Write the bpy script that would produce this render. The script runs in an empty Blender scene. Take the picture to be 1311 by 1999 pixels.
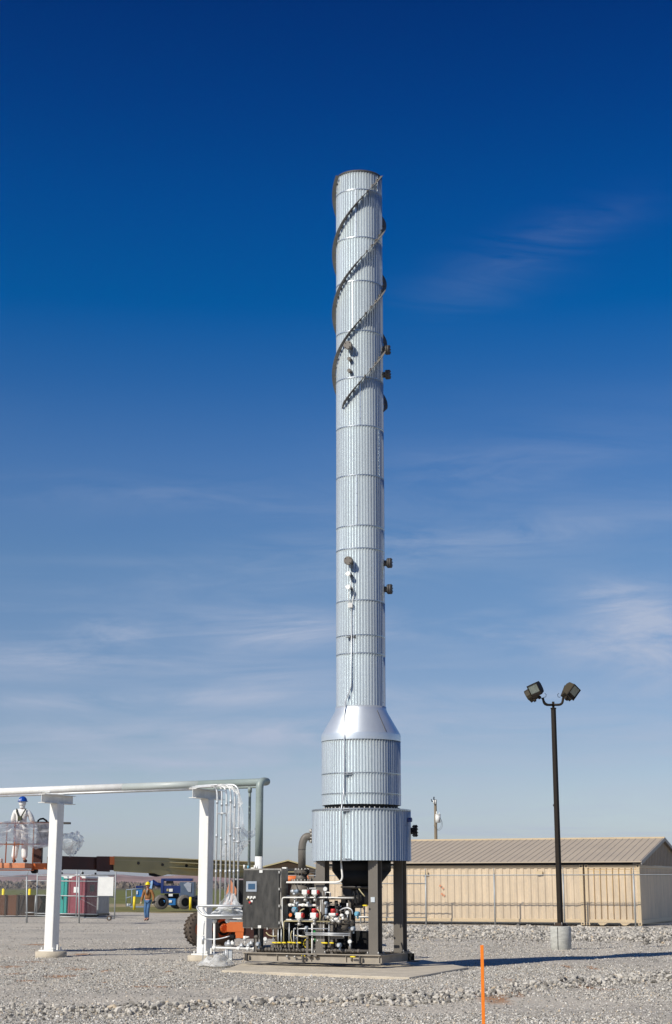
import bpy, math, random
import numpy as np
from mathutils import Vector, Matrix, noise as mnoise

random.seed(7)
rng = np.random.default_rng(11)
S = bpy.context.scene
COL = S.collection
PI = math.pi

# ------------------------------------------------------------------ camera
CAM_H = 1.62
PITCH = math.atan(730 / 3050)
cd = bpy.data.cameras.new("camera")
cd.sensor_fit = 'VERTICAL'; cd.sensor_height = 36.0; cd.sensor_width = 36.0
cd.lens = 3050 / 1999 * 36.0
cd.clip_start = 0.3; cd.clip_end = 12000
cam = bpy.data.objects.new("camera", cd); COL.objects.link(cam)
cam.location = (0, 0, CAM_H); cam.rotation_euler = (PI / 2 + PITCH, 0, 0)
S.camera = cam

# ------------------------------------------------------------------ light
SUN_EL, SUN_AZ = math.radians(38), math.radians(228)      # azimuth clockwise from +Y
world = bpy.data.worlds.new("World"); S.world = world; world.use_nodes = True
wn, wl = world.node_tree.nodes, world.node_tree.links
for n in list(wn): wn.remove(n)
def W(t, **k):
    n = wn.new(t)
    for a, b in k.items(): setattr(n, a, b)
    return n
wo = W('ShaderNodeOutputWorld'); bg = W('ShaderNodeBackground'); bg.inputs[1].default_value = 0.1
sk = W('ShaderNodeTexSky', sky_type='NISHITA'); sk.sun_disc = False
sk.sun_elevation = SUN_EL; sk.sun_rotation = SUN_AZ
sk.air_density = 1.0; sk.dust_density = 0.3; sk.ozone_density = 3.0
tc = W('ShaderNodeTexCoord'); sep = W('ShaderNodeSeparateXYZ'); wl.new(tc.outputs['Generated'], sep.inputs[0])
ramp = W('ShaderNodeValToRGB')                            # polarised, deepening blue with height
SKY = [(0.0, (.80, .87, 1.18)), (.022, (.79, .83, 1.06)), (.053, (.82, .82, .96)), (.088, (.74, .735, .87)), (.136, (.66, .70, .84)), (.20, (.53, .68, .85)),
       (.264, (.36, .61, .89)), (.311, (.15, .50, .87)), (.357, (.0, .425, .865)), (.416, (.0, .345, .82)), (.472, (.0, .255, .71)), (.53, (.0, .185, .59)), (.75, (.08, .28, .6)), (1.0, (.2, .4, .7))]
while len(ramp.color_ramp.elements) < len(SKY): ramp.color_ramp.elements.new(.5)
for e, (p, c) in zip(ramp.color_ramp.elements, SKY): e.position = p; e.color = (*c, 1)
wl.new(sep.outputs['Z'], ramp.inputs[0])
mul = W('ShaderNodeMixRGB', blend_type='MULTIPLY'); mul.inputs[0].default_value = 1
wl.new(sk.outputs[0], mul.inputs[1]); wl.new(ramp.outputs[0], mul.inputs[2])
# thin cirrus: direction projected on a high flat layer
def wm(op, a, b=None, c=None):
    n = W('ShaderNodeMath', operation=op)
    for i, v in enumerate((a, b, c)):
        if v is None: continue
        if isinstance(v, (int, float)): n.inputs[i].default_value = v
        else: wl.new(v, n.inputs[i])
    return n.outputs[0]
zz = wm('ADD', sep.outputs['Z'], .09)
cx_ = wm('DIVIDE', sep.outputs['X'], zz); cy_ = wm('DIVIDE', sep.outputs['Y'], zz)
cmb = W('ShaderNodeCombineXYZ'); wl.new(cx_, cmb.inputs[0]); wl.new(cy_, cmb.inputs[1])
mp = W('ShaderNodeMapping'); wl.new(cmb.outputs[0], mp.inputs[0])
mp.inputs['Rotation'].default_value = (0, 0, .16); mp.inputs['Scale'].default_value = (.55, 1.25, 1); mp.inputs['Location'].default_value = (.35, 1.9, 0)
n1 = W('ShaderNodeTexNoise'); n1.inputs['Scale'].default_value = 1.7; n1.inputs['Detail'].default_value = 9; n1.inputs['Roughness'].default_value = .62; n1.inputs['Distortion'].default_value = .9
n2 = W('ShaderNodeTexNoise'); n2.inputs['Scale'].default_value = .55; n2.inputs['Detail'].default_value = 3
wl.new(mp.outputs[0], n1.inputs[0]); wl.new(mp.outputs[0], n2.inputs[0])
f1 = W('ShaderNodeMapRange'); wl.new(n1.outputs[0], f1.inputs[0]); f1.inputs[1].default_value = .47; f1.inputs[2].default_value = .78
f2 = W('ShaderNodeMapRange'); wl.new(n2.outputs[0], f2.inputs[0]); f2.inputs[1].default_value = .40; f2.inputs[2].default_value = .62
f3 = W('ShaderNodeMapRange'); wl.new(sep.outputs['Z'], f3.inputs[0])
f3.inputs[1].default_value = .32; f3.inputs[2].default_value = .08; f3.inputs[3].default_value = .0; f3.inputs[4].default_value = .85
cf = wm('MULTIPLY', wm('MULTIPLY', f1.outputs[0], f2.outputs[0]), f3.outputs[0])
# a few separate wisps of cirrus at their own bearing and height
uu = wm('DIVIDE', sep.outputs['X'], wm('MAXIMUM', sep.outputs['Y'], .05)); vv = wm('DIVIDE', sep.outputs['Z'], wm('MAXIMUM', sep.outputs['Y'], .05))
cw = W('ShaderNodeCombineXYZ'); wl.new(uu, cw.inputs[0]); wl.new(vv, cw.inputs[1])
wmap = W('ShaderNodeMapping'); wl.new(cw.outputs[0], wmap.inputs[0]); wmap.inputs['Scale'].default_value = (7, 34, 1); wmap.inputs['Rotation'].default_value = (0, 0, .12)
n3 = W('ShaderNodeTexNoise'); n3.inputs['Scale'].default_value = 1.0; n3.inputs['Detail'].default_value = 9; n3.inputs['Roughness'].default_value = .66; n3.inputs['Distortion'].default_value = 1.1; wl.new(wmap.outputs[0], n3.inputs[0])
f4 = W('ShaderNodeMapRange'); wl.new(n3.outputs[0], f4.inputs[0]); f4.inputs[1].default_value = .38; f4.inputs[2].default_value = .74
tot = None
for az_, el_, ra, rb_, tilt, amp in ((.145, .430, .060, .016, .40, .055), (.095, .398, .05, .020, .2, .03), (.192, .176, .040, .016, -.15, .50), (.208, .145, .050, .020, .0, .55), (-.146, .160, .030, .009, 0, .40), (-.038, .160, .050, .012, .05, .48),
                                     (-.04, .132, .06, .008, 0, .28), (.09, .158, .07, .006, 0, .28), (.02, .21, .12, .02, .1, .14), (-.2, .14, .09, .010, 0, .24), (.11, .27, .10, .02, .15, .09), (.10, .100, .22, .010, 0, .30), (-.12, .092, .16, .009, 0, .34), (.0, .055, .4, .02, 0, .30), (-.13, .116, .13, .006, .03, .34), (.13, .225, .13, .01, .1, .14),
                                     (-.08, .076, .3, .005, .01, .30), (.12, .118, .12, .006, .02, .25), (-.1, .25, .12, .012, -.05, .08)):
    ca_, sa_ = math.cos(tilt), math.sin(tilt); du = wm('SUBTRACT', uu, az_); dv_ = wm('SUBTRACT', vv, el_)
    a_ = wm('DIVIDE', wm('ADD', wm('MULTIPLY', du, ca_), wm('MULTIPLY', dv_, sa_)), ra); b_ = wm('DIVIDE', wm('SUBTRACT', wm('MULTIPLY', dv_, ca_), wm('MULTIPLY', du, sa_)), rb_)
    e_ = wm('MULTIPLY', wm('EXPONENT', wm('MULTIPLY', wm('ADD', wm('MULTIPLY', a_, a_), wm('MULTIPLY', b_, b_)), -1.0)), amp); tot = e_ if tot is None else wm('ADD', tot, e_)
cf = wm('MINIMUM', wm('ADD', wm('MULTIPLY', cf, .9), wm('MULTIPLY', wm('MULTIPLY', tot, f4.outputs[0]), 2.3)), .8)
mixc = W('ShaderNodeMixRGB'); wl.new(cf, mixc.inputs[0]); wl.new(mul.outputs[0], mixc.inputs[1]); mixc.inputs[2].default_value = (4.6, 5.2, 6.6, 1)
wl.new(mixc.outputs[0], bg.inputs[0]); wl.new(bg.outputs[0], wo.inputs[0])

sd = bpy.data.lights.new("sun", 'SUN'); sd.energy = 4.8; sd.angle = math.radians(.5); sd.color = (1.0, .94, .84)
sun = bpy.data.objects.new("sun", sd); COL.objects.link(sun)
to_sun = Vector((math.sin(SUN_AZ) * math.cos(SUN_EL), math.cos(SUN_AZ) * math.cos(SUN_EL), math.sin(SUN_EL)))
sun.rotation_euler = to_sun.to_track_quat('Z', 'Y').to_euler()
S.view_settings.view_transform = 'Standard'; S.view_settings.look = 'None'
S.view_settings.exposure = 0; S.view_settings.gamma = 1
S.render.engine = 'CYCLES'; S.cycles.max_bounces = 6; S.cycles.transparent_max_bounces = 24
S.cycles.use_denoising = True

# ------------------------------------------------------------------ photo ray -> world helpers (used to measure real positions)
cp, sp = math.cos(PITCH), math.sin(PITCH)
def ray(px, py):
    u, v = px - 655.5, 999.5 - py
    return Vector((u, 3050 * cp - v * sp, 3050 * sp + v * cp))
ORG = Vector((0, 0, CAM_H))
def at(px, py, Y):
    r = ray(px, py); return ORG + r * (Y / r.y)
def gnd(px, py, z=0.0):
    r = ray(px, py); return ORG + r * ((z - CAM_H) / r.z)
def onplane(px, py, p0, n):
    r = ray(px, py); return ORG + r * ((Vector(p0) - ORG).dot(n) / r.dot(n))

# ------------------------------------------------------------------ materials
MATS = {}
def mat(name, col, rough=.6, metal=0.0, var=.12, vscale=3.0, bump=0.0, bscale=40.0, col2=None, spec=.5, coat=0, stretch=None, fine=0.0, objvar=0.0):
    if name in MATS: return MATS[name]
    m = bpy.data.materials.new(name); m.use_nodes = True
    N, L = m.node_tree.nodes, m.node_tree.links
    b = N['Principled BSDF']
    b.inputs['Roughness'].default_value = rough; b.inputs['Metallic'].default_value = metal
    b.inputs['Specular IOR Level'].default_value = spec
    if coat: b.inputs['Coat Weight'].default_value = coat; b.inputs['Coat Roughness'].default_value = .12
    t = N.new('ShaderNodeTexCoord'); mpn = N.new('ShaderNodeMapping'); L.new(t.outputs['Object'], mpn.inputs[0])
    if stretch: mpn.inputs['Scale'].default_value = stretch
    nz = N.new('ShaderNodeTexNoise'); nz.inputs['Scale'].default_value = vscale; nz.inputs['Detail'].default_value = 6; nz.inputs['Roughness'].default_value = .62
    L.new(mpn.outputs[0], nz.inputs[0])
    rp = N.new('ShaderNodeValToRGB'); rp.color_ramp.elements[0].position = .3; rp.color_ramp.elements[1].position = .7
    c2 = col2 if col2 else tuple(min(1, c * (1 + var)) for c in col)
    c1 = tuple(c * (1 - var) for c in col) if not col2 else col
    rp.color_ramp.elements[0].color = (*c1, 1); rp.color_ramp.elements[1].color = (*c2, 1)
    L.new(nz.outputs[0], rp.inputs[0]); src = rp.outputs[0]
    if fine:
        n3 = N.new('ShaderNodeTexNoise'); n3.inputs['Scale'].default_value = bscale; n3.inputs['Detail'].default_value = 3; L.new(t.outputs['Object'], n3.inputs[0])
        mr = N.new('ShaderNodeMapRange'); mr.inputs[1].default_value = .3; mr.inputs[2].default_value = .7; mr.inputs[3].default_value = 1 - fine; mr.inputs[4].default_value = 1 + fine
        L.new(n3.outputs[0], mr.inputs[0]); mx = N.new('ShaderNodeMixRGB'); mx.blend_type = 'MULTIPLY'; mx.inputs[0].default_value = 1
        L.new(src, mx.inputs[1]); L.new(mr.outputs[0], mx.inputs[2]); src = mx.outputs[0]
    if objvar:
        oi = N.new('ShaderNodeObjectInfo'); mo = N.new('ShaderNodeMapRange'); mo.inputs[3].default_value = 1 - objvar; mo.inputs[4].default_value = 1 + objvar * .6
        L.new(oi.outputs['Random'], mo.inputs[0]); mx = N.new('ShaderNodeMixRGB'); mx.blend_type = 'MULTIPLY'; mx.inputs[0].default_value = 1
        L.new(src, mx.inputs[1]); L.new(mo.outputs[0], mx.inputs[2]); src = mx.outputs[0]
    L.new(src, b.inputs['Base Color'])
    mr2 = N.new('ShaderNodeMapRange'); mr2.inputs[3].default_value = max(.02, rough - .08); mr2.inputs[4].default_value = min(1, rough + .1)
    L.new(nz.outputs[0], mr2.inputs[0]); L.new(mr2.outputs[0], b.inputs['Roughness'])
    if bump:
        n4 = N.new('ShaderNodeTexNoise'); n4.inputs['Scale'].default_value = bscale; n4.inputs['Detail'].default_value = 4; L.new(mpn.outputs[0], n4.inputs[0])
        bp = N.new('ShaderNodeBump'); bp.inputs['Strength'].default_value = bump; bp.inputs['Distance'].default_value = .02
        L.new(n4.outputs[0], bp.inputs['Height']); L.new(bp.outputs[0], b.inputs['Normal'])
    MATS[name] = m; return m

M_ALU = mat('ribbed_aluminium', (.80, .885, .91), .27, .66, .04, 1.2, stretch=(6, 6, .35), objvar=.06)
M_ALUF = mat('flat_aluminium', (.70, .745, .76), .36, .62, .05, 1.5)
M_BAND = mat('steel_band', (.50, .52, .53), .35, .9)
M_STRAKE = mat('strake_steel', (.13, .122, .112), .6, .2)
M_STEEL = mat('primed_steel', (.135, .120, .100), .55, .0, .12, 2, bump=.1)
M_STEELD = mat('dark_steel', (.055, .05, .045), .6, .0, .25, 3)
M_DUSTY = mat('dusty_steel', (.33, .29, .23), .7, 0, .2, 3)
M_BOLT = mat('zinc_bolt', (.45, .44, .41), .45, .5)
M_COND = mat('bright_conduit', (.68, .70, .70), .38, .25, .08, 8)
M_GALV = mat('galvanised', (.55, .57, .58), .42, .55, .12, 8)
M_FENCE = mat('galvanised_fence', (.38, .40, .40), .5, .3, .12, 8)
M_WHITE = mat('white_paint', (.72, .71, .66), .45, 0, .04, 1.6, bump=.12, bscale=14, col2=(.83, .83, .80), stretch=(3, 3, .5), fine=.03)
M_WPIPE = mat('white_pipe', (.82, .81, .76), .4, 0, .06, 6)
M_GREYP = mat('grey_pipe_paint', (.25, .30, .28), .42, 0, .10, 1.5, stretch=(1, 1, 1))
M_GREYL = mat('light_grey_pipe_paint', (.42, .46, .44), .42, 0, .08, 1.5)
M_CONC = mat('concrete', (.50, .44, .34), .9, 0, .16, 2.5, bump=.25, bscale=60, fine=.12)
M_CONCW = mat('pale_concrete', (.42, .42, .38), .9, 0, .2, 5, bump=.2, bscale=30, fine=.1, stretch=(1, 1, 3))
M_TAN = mat('tan_paint', (.60, .48, .33), .6, 0, .15, 1.6, stretch=(2.2, 2.2, .35), fine=.05, bscale=9)
M_TANR = mat('tan_roof_metal', (.46, .385, .285), .55, 0, .05, .8)
M_TANE = mat('tan_trim', (.60, .47, .29), .6, 0, .08, 2)
M_RUSTY = mat('yellowed_edge', (.55, .36, .12), .7, 0, .2, 2)
M_ORANGE = mat('orange_paint', (.62, .13, .025), .45, 0, .15, 2, col2=(.72, .20, .05))
M_ORANGEF = mat('faded_orange_paint', (.62, .20, .08), .6, 0, .2, 3, col2=(.70, .33, .18))
M_REDO = mat('dark_red_orange', (.050, .014, .008), .5, 0, .3, 2)
M_CREAM = mat('cream_paint', (.40, .345, .165), .5, 0, .15, 1.5)
M_CREAML = mat('light_cream_paint', (.46, .40, .22), .5, 0, .1, 1.5)
M_RUB = mat('dusty_rubber', (.055, .043, .032), .9, 0, .3, 6, col2=(.12, .09, .065))
M_RUBG = mat('grey_dusty_rubber', (.14, .13, .12), .9, 0, .3, 6, col2=(.24, .22, .19))
M_BLUE = mat('blue_paint', (.007, .025, .13), .4, 0, .2, 2)
M_BLUEL = mat('bright_blue_paint', (.02, .16, .42), .4, 0, .15, 2)
M_BLACK = mat('black_metal', (.010, .010, .010), .6, 0, .3, 4, spec=.2)
M_BRONZE = mat('dark_bronze_paint', (.020, .015, .010), .6, 0, .15, 3, spec=.2)
M_BRONZEL = mat('bronze_housing', (.045, .036, .020), .6, 0, .15, 3, spec=.25)
M_TEAL = mat('teal_plastic', (.006, .29, .25), .55, 0, .08, 2)
M_MAROON = mat('maroon_plastic', (.21, .035, .05), .6, 0, .1, 2)
M_WPLAS = mat('white_plastic', (.74, .74, .70), .5, 0, .05, 4)
M_RUSTB = mat('rusty_brown', (.12, .048, .02), .85, 0, .3, 1.6)
M_RUSTD = mat('dark_rust', (.045, .030, .02), .85, 0, .3, 1.6)
M_YEL = mat('yellow_paint', (.80, .62, .02), .5, 0, .08, 4)
M_RED = mat('red_paint', (.55, .03, .03), .45, 0, .1, 6)
M_GREEN = mat('green_paint', (.01, .22, .05), .5, 0, .1, 6)
M_LBLUE = mat('light_blue_paint', (.14, .38, .52), .45, 0, .1, 6)
M_SGREY = mat('instrument_grey', (.24, .30, .36), .45, .1, .1, 6)
M_WOOD = mat('weathered_pole_wood', (.19, .15, .10), .9, 0, .25, 5, stretch=(4, 4, .3))
M_STAKE = mat('orange_marking_paint', (.95, .23, .01), .7, 0, .08, 20, bump=.1)
M_INOX = mat('brushed_stainless', (.045, .044, .040), .42, .5, .4, 4, bump=.03, col2=(.10, .095, .085), stretch=(3, 3, .8))
M_INOXE = mat('stainless_edge', (.40, .37, .32), .4, .6, .2, 8)
M_SCREEN = mat('screen_glass', (.035, .09, .17), .2, 0, .05, 10)
M_SKIN = mat('skin', (.50, .24, .16), .6, 0, .06, 20)
M_COVER = mat('white_coverall', (.74, .74, .72), .85, 0, .06, 14, bump=.4, bscale=22)
M_JACKET = mat('brown_duck_jacket', (.27, .12, .035), .85, 0, .2, 14, bump=.5, bscale=20)
M_JEANS = mat('blue_denim', (.055, .13, .26), .85, 0, .3, 10, bump=.4, bscale=24)
M_BOOT = mat('dark_boot_leather', (.035, .02, .014), .7)
M_HATY = mat('yellow_hard_hat', (.85, .66, .0), .3, 0, .03)
M_HATB = mat('blue_hard_hat', (.01, .07, .36), .3, 0, .03)
M_GREYCL = mat('grey_shirt', (.25, .27, .25), .9)
M_HARN = mat('olive_webbing', (.055, .06, .035), .9)
M_GLASS = mat('lamp_glass', (.22, .25, .22), .12, .3, .2, 9)
M_BRUSH = mat('dry_brush', (.15, .12, .09), 1, 0, .35, .05, col2=(.26, .21, .16))
M_ROCK = None

def film_mat(name, col=(.86, .88, .88), alpha=.45, vs=3.0):
    m = bpy.data.materials.new(name); m.use_nodes = True
    N, L = m.node_tree.nodes, m.node_tree.links
    b = N['Principled BSDF']; b.inputs['Base Color'].default_value = (*col, 1); b.inputs['Roughness'].default_value = .28
    tr = N.new('ShaderNodeBsdfTransparent'); tl = N.new('ShaderNodeBsdfTranslucent'); tl.inputs[0].default_value = (*col, 1)
    a1 = N.new('ShaderNodeMixShader'); a1.inputs[0].default_value = .35; L.new(b.outputs[0], a1.inputs[1]); L.new(tl.outputs[0], a1.inputs[2])
    t = N.new('ShaderNodeTexCoord'); nz = N.new('ShaderNodeTexNoise'); nz.inputs['Scale'].default_value = vs; nz.inputs['Detail'].default_value = 5; nz.inputs['Distortion'].default_value = 1.5
    L.new(t.outputs['Object'], nz.inputs[0])
    mr = N.new('ShaderNodeMapRange'); mr.inputs[1].default_value = .35; mr.inputs[2].default_value = .68; mr.inputs[3].default_value = alpha * .35; mr.inputs[4].default_value = min(1, alpha * 1.7)
    L.new(nz.outputs[0], mr.inputs[0]); mx = N.new('ShaderNodeMixShader'); L.new(mr.outputs[0], mx.inputs[0])
    L.new(tr.outputs[0], mx.inputs[1]); L.new(a1.outputs[0], mx.inputs[2]); L.new(mx.outputs[0], N['Material Output'].inputs[0])
    return m
M_FILM = film_mat('plastic_film', alpha=.9)
M_FILMT = film_mat('thin_plastic_film', (.8, .82, .84), .38, 5)
M_FILMW = film_mat('cloudy_plastic_film', (.9, .9, .86), .85, 4)

def link_mat(name, pitch=.05, wire=.0028, col=(.34, .35, .35)):
    """woven diamond wire: the gaps between wires are holes"""
    m = bpy.data.materials.new(name); m.use_nodes = True
    N, L = m.node_tree.nodes, m.node_tree.links
    b = N['Principled BSDF']; b.inputs['Base Color'].default_value = (*col, 1); b.inputs['Metallic'].default_value = .3; b.inputs['Roughness'].default_value = .5
    t = N.new('ShaderNodeTexCoord'); s = N.new('ShaderNodeSeparateXYZ'); L.new(t.outputs['Object'], s.inputs[0])
    def M(op, a, c):
        n = N.new('ShaderNodeMath'); n.operation = op
        for i, v in enumerate((a, c)):
            if isinstance(v, (int, float)): n.inputs[i].default_value = v
            else: L.new(v, n.inputs[i])
        return n.outputs[0]
    outs = []
    for sg in ('ADD', 'SUBTRACT'):
        q = M('MODULO', M('ADD', M(sg, s.outputs['X'], s.outputs['Z']), 1000.0), pitch * 1.414)
        outs.append(M('LESS_THAN', q, wire * 1.414))
    a = M('MAXIMUM', outs[0], outs[1])
    tr = N.new('ShaderNodeBsdfTransparent'); mx = N.new('ShaderNodeMixShader'); L.new(a, mx.inputs[0])
    L.new(tr.outputs[0], mx.inputs[1]); L.new(b.outputs[0], mx.inputs[2]); L.new(mx.outputs[0], N['Material Output'].inputs[0])
    return m
M_LINK = link_mat('chain_link_wire')

# ------------------------------------------------------------------ mesh builder
class MB:
    def __init__(s): s.v = []; s.f = []; s.sm = []; s.mi = []; s.m = 0
    def add(s, vs, fs, smooth=False):
        o = len(s.v); s.v += [tuple(v) for v in vs]
        for f in fs: s.f.append(tuple(o + i for i in f)); s.sm.append(smooth); s.mi.append(s.m)
        return s
    def box(s, c, size, ax=None, taper=1.0):
        """c centre, size (x,y,z), ax = (ex,ey,ez) axes"""
        ex, ey, ez = ax if ax else (Vector((1, 0, 0)), Vector((0, 1, 0)), Vector((0, 0, 1)))
        c = Vector(c); h = [d / 2 for d in size]; vs = []
        for k in (-1, 1):
            t = taper if k == 1 else 1
            for i, j in ((-1, -1), (1, -1), (1, 1), (-1, 1)):
                vs.append(c + ex * (i * h[0] * t) + ey * (j * h[1] * t) + ez * (k * h[2]))
        return s.add(vs, [(3, 2, 1, 0), (4, 5, 6, 7), (0, 1, 5, 4), (1, 2, 6, 5), (2, 3, 7, 6), (3, 0, 4, 7)])
    def cyl(s, p0, p1, r0, r1=None, n=14, caps=True, smooth=True):
        p0, p1 = Vector(p0), Vector(p1); r1 = r0 if r1 is None else r1
        d = (p1 - p0).normalized(); a = d.orthogonal().normalized(); b = d.cross(a)
        vs = []
        for p, r in ((p0, r0), (p1, r1)):
            for i in range(n):
                t = 2 * PI * i / n; vs.append(p + a * (math.cos(t) * r) + b * (math.sin(t) * r))
        s.add(vs, [(i, (i + 1) % n, n + (i + 1) % n, n + i) for i in range(n)], smooth)
        if caps:
            o = len(s.v) - 2 * n
            s.f.append(tuple(o + i for i in reversed(range(n)))); s.sm.append(False); s.mi.append(s.m)
            s.f.append(tuple(o + n + i for i in range(n))); s.sm.append(False); s.mi.append(s.m)
        return s
    def tube(s, pts, r, n=8, caps=True):
        pts = [Vector(p) for p in pts]; k = len(pts); rs = r if isinstance(r, (list, tuple)) else [r] * k
        up = None; vs = []
        for i, p in enumerate(pts):
            d = ((pts[min(i + 1, k - 1)] - pts[max(i - 1, 0)])).normalized()
            if up is None: up = d.orthogonal().normalized()
            up = (up - d * up.dot(d)).normalized(); b = d.cross(up)
            for j in range(n):
                t = 2 * PI * j / n; vs.append(p + up * (math.cos(t) * rs[i]) + b * (math.sin(t) * rs[i]))
        fs = [(i * n + j, i * n + (j + 1) % n, (i + 1) * n + (j + 1) % n, (i + 1) * n + j) for i in range(k - 1) for j in range(n)]
        s.add(vs, fs, True)
        if caps:
            o = len(s.v) - k * n
            s.f.append(tuple(o + j for j in reversed(range(n)))); s.sm.append(False); s.mi.append(s.m)
            s.f.append(tuple(o + (k - 1) * n + j for j in range(n))); s.sm.append(False); s.mi.append(s.m)
        return s
    def ball(s, c, r, n=10, sz=(1, 1, 1)):
        c = Vector(c); vs = []; m = n // 2 + 1
        for i in range(m):
            ph = PI * i / (m - 1)
            for j in range(n):
                t = 2 * PI * j / n
                vs.append(c + Vector((math.sin(ph) * math.cos(t) * r * sz[0], math.sin(ph) * math.sin(t) * r * sz[1], math.cos(ph) * r * sz[2])))
        return s.add(vs, [(i * n + j, (i + 1) * n + j, (i + 1) * n + (j + 1) % n, i * n + (j + 1) % n) for i in range(m - 1) for j in range(n)], True)
    def prism(s, poly, off, smooth=False):
        """poly: list of 3d points (planar), extruded by vector off"""
        poly = [Vector(p) for p in poly]; off = Vector(off); n = len(poly)
        s.add(poly + [p + off for p in poly], [tuple(reversed(range(n))), tuple(range(n, 2 * n))] + [(i, (i + 1) % n, n + (i + 1) % n, n + i) for i in range(n)], smooth)
        return s
    def build(s, name, m, parent=None, rec=True):
        me = bpy.data.meshes.new(name); me.from_pydata([tuple(v) for v in s.v], [], s.f)
        for q in (m if isinstance(m, (list, tuple)) else [m]): me.materials.append(q)
        me.polygons.foreach_set('use_smooth', s.sm); me.polygons.foreach_set('material_index', s.mi)
        me.update()
        if rec:
            import bmesh
            bm = bmesh.new(); bm.from_mesh(me); bmesh.ops.recalc_face_normals(bm, faces=bm.faces); bm.to_mesh(me); bm.free()
        o = bpy.data.objects.new(name, me); COL.objects.link(o)
        if parent is not None:
            o.parent = parent
            if parent.type == 'EMPTY': o.matrix_parent_inverse = parent.matrix_basis.inverted()
        return o

def bevel(o, w=.01, seg=1):
    md = o.modifiers.new('bevel', 'BEVEL'); md.width = w; md.segments = seg; md.limit_method = 'ANGLE'; md.angle_limit = math.radians(40); return o
def tag(o, label=None, cat=None, group=None, kind=None):
    if label: o['label'] = label
    if cat: o['category'] = cat
    if group: o['group'] = group
    if kind: o['kind'] = kind
    return o
def thing(name, label, cat, loc=(0, 0, 0), rotz=0, group=None):
    o = bpy.data.objects.new(name, None); COL.objects.link(o); o.location = loc; o.rotation_euler = (0, 0, rotz)
    o.empty_display_size = .3
    return tag(o, label, cat, group)
def arc(p0, c, p1, k=6):
    """rounded corner: quadratic points from p0 via corner c to p1"""
    p0, c, p1 = Vector(p0), Vector(c), Vector(p1)
    return [p0 * (1 - t) ** 2 + c * (2 * t * (1 - t)) + p1 * t * t for t in [i / k for i in range(k + 1)]]
def rounded(pts, r=.08, k=5):
    pts = [Vector(p) for p in pts]; out = [pts[0]]
    for i in range(1, len(pts) - 1):
        a, c, b = pts[i - 1], pts[i], pts[i + 1]
        da, db = (a - c), (b - c); ra = min(r, da.length * .45); rb = min(r, db.length * .45)
        out += arc(c + da.normalized() * ra, c, c + db.normalized() * rb, k)
    return out + [pts[-1]]
EZ = Vector((0, 0, 1))
AL = math.radians(27)
E1 = Vector((math.cos(AL), -math.sin(AL), 0))      # along the plant's front, right and towards us
E2 = Vector((math.sin(AL), math.cos(AL), 0))       # away from us
AX = (E1, E2, EZ)
# ================================================================== SETTING
def dirt_spots():
    out = []
    for px, py, rx, rz in [(135, 1887, 16, 2), (155, 1890, 22, 2.5), (205, 1893, 9, 3), (20, 1885, 20, 2.5), (25, 1897, 26, 2.5), (120, 1903, 34, 3.2), (50, 1911, 25, 2),
                           (280, 1922, 26, 3), (315, 1925, 16, 2), (330, 1895, 10, 2), (395, 1911, 10, 2), (210, 1914, 9, 2),
                           (962, 1945, 30, 11), (990, 1912, 9, 6), (1045, 1955, 8, 5), (1150, 1925, 18, 5), (1160, 1887, 14, 4), (1110, 1884, 9, 3), (1190, 1930, 20, 3),
                           (1000, 1935, 22, 9), (880, 1925, 10, 3), (720, 1835, 22, 4), (700, 1830, 9, 3), (60, 1875, 30, 2), (160, 1862, 20, 1.5), (75, 1843, 40, 1.5)]:
        c = gnd(px, py); e = gnd(px + rx, py); f = gnd(px, py - rz)
        out.append((c.x, c.y, abs(e.x - c.x) * 1.1, abs(f.y - c.y) * 1.1))
    return out
SPOTS = dirt_spots()
WIND = [gnd(*p) for p in ((-260, 1984), (0, 1972), (300, 1968), (560, 1955), (800, 1948), (960, 1936), (1130, 1917), (1311, 1905), (1500, 1890))]
WX = np.array([p.x for p in WIND]); WY = np.array([p.y for p in WIND])
def wind_d(x, y):          # distance from the ridge of coarse stone (in y)
    return y - np.interp(x, WX, WY)
def berm(x, y):            # low berm along the container fence
    yc = 58.5 - .384 * (x - 6)
    return np.exp(-((y - yc) / 4.2) ** 2) * (1 / (1 + np.exp(-(x - 2.2) * 2)))
def gz(x, y):
    x = np.asarray(x, float); y = np.asarray(y, float)
    h = .018 * np.sin(x * .9 + 1.3 * np.sin(y * .35)) * np.cos(y * .6 + .5 * np.sin(x * .7)) + .012 * np.sin(x * 2.3 + y * 1.1) * np.sin(y * 1.7 - x)
    h = h * np.clip((y - 17) / 4, 0, 1) + .05 * np.exp(-(wind_d(x, y) / .55) ** 2) * (1 + .35 * np.sin(x * 2.1)) + .10 * berm(x, y)
    h = h - .03
    return h

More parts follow.
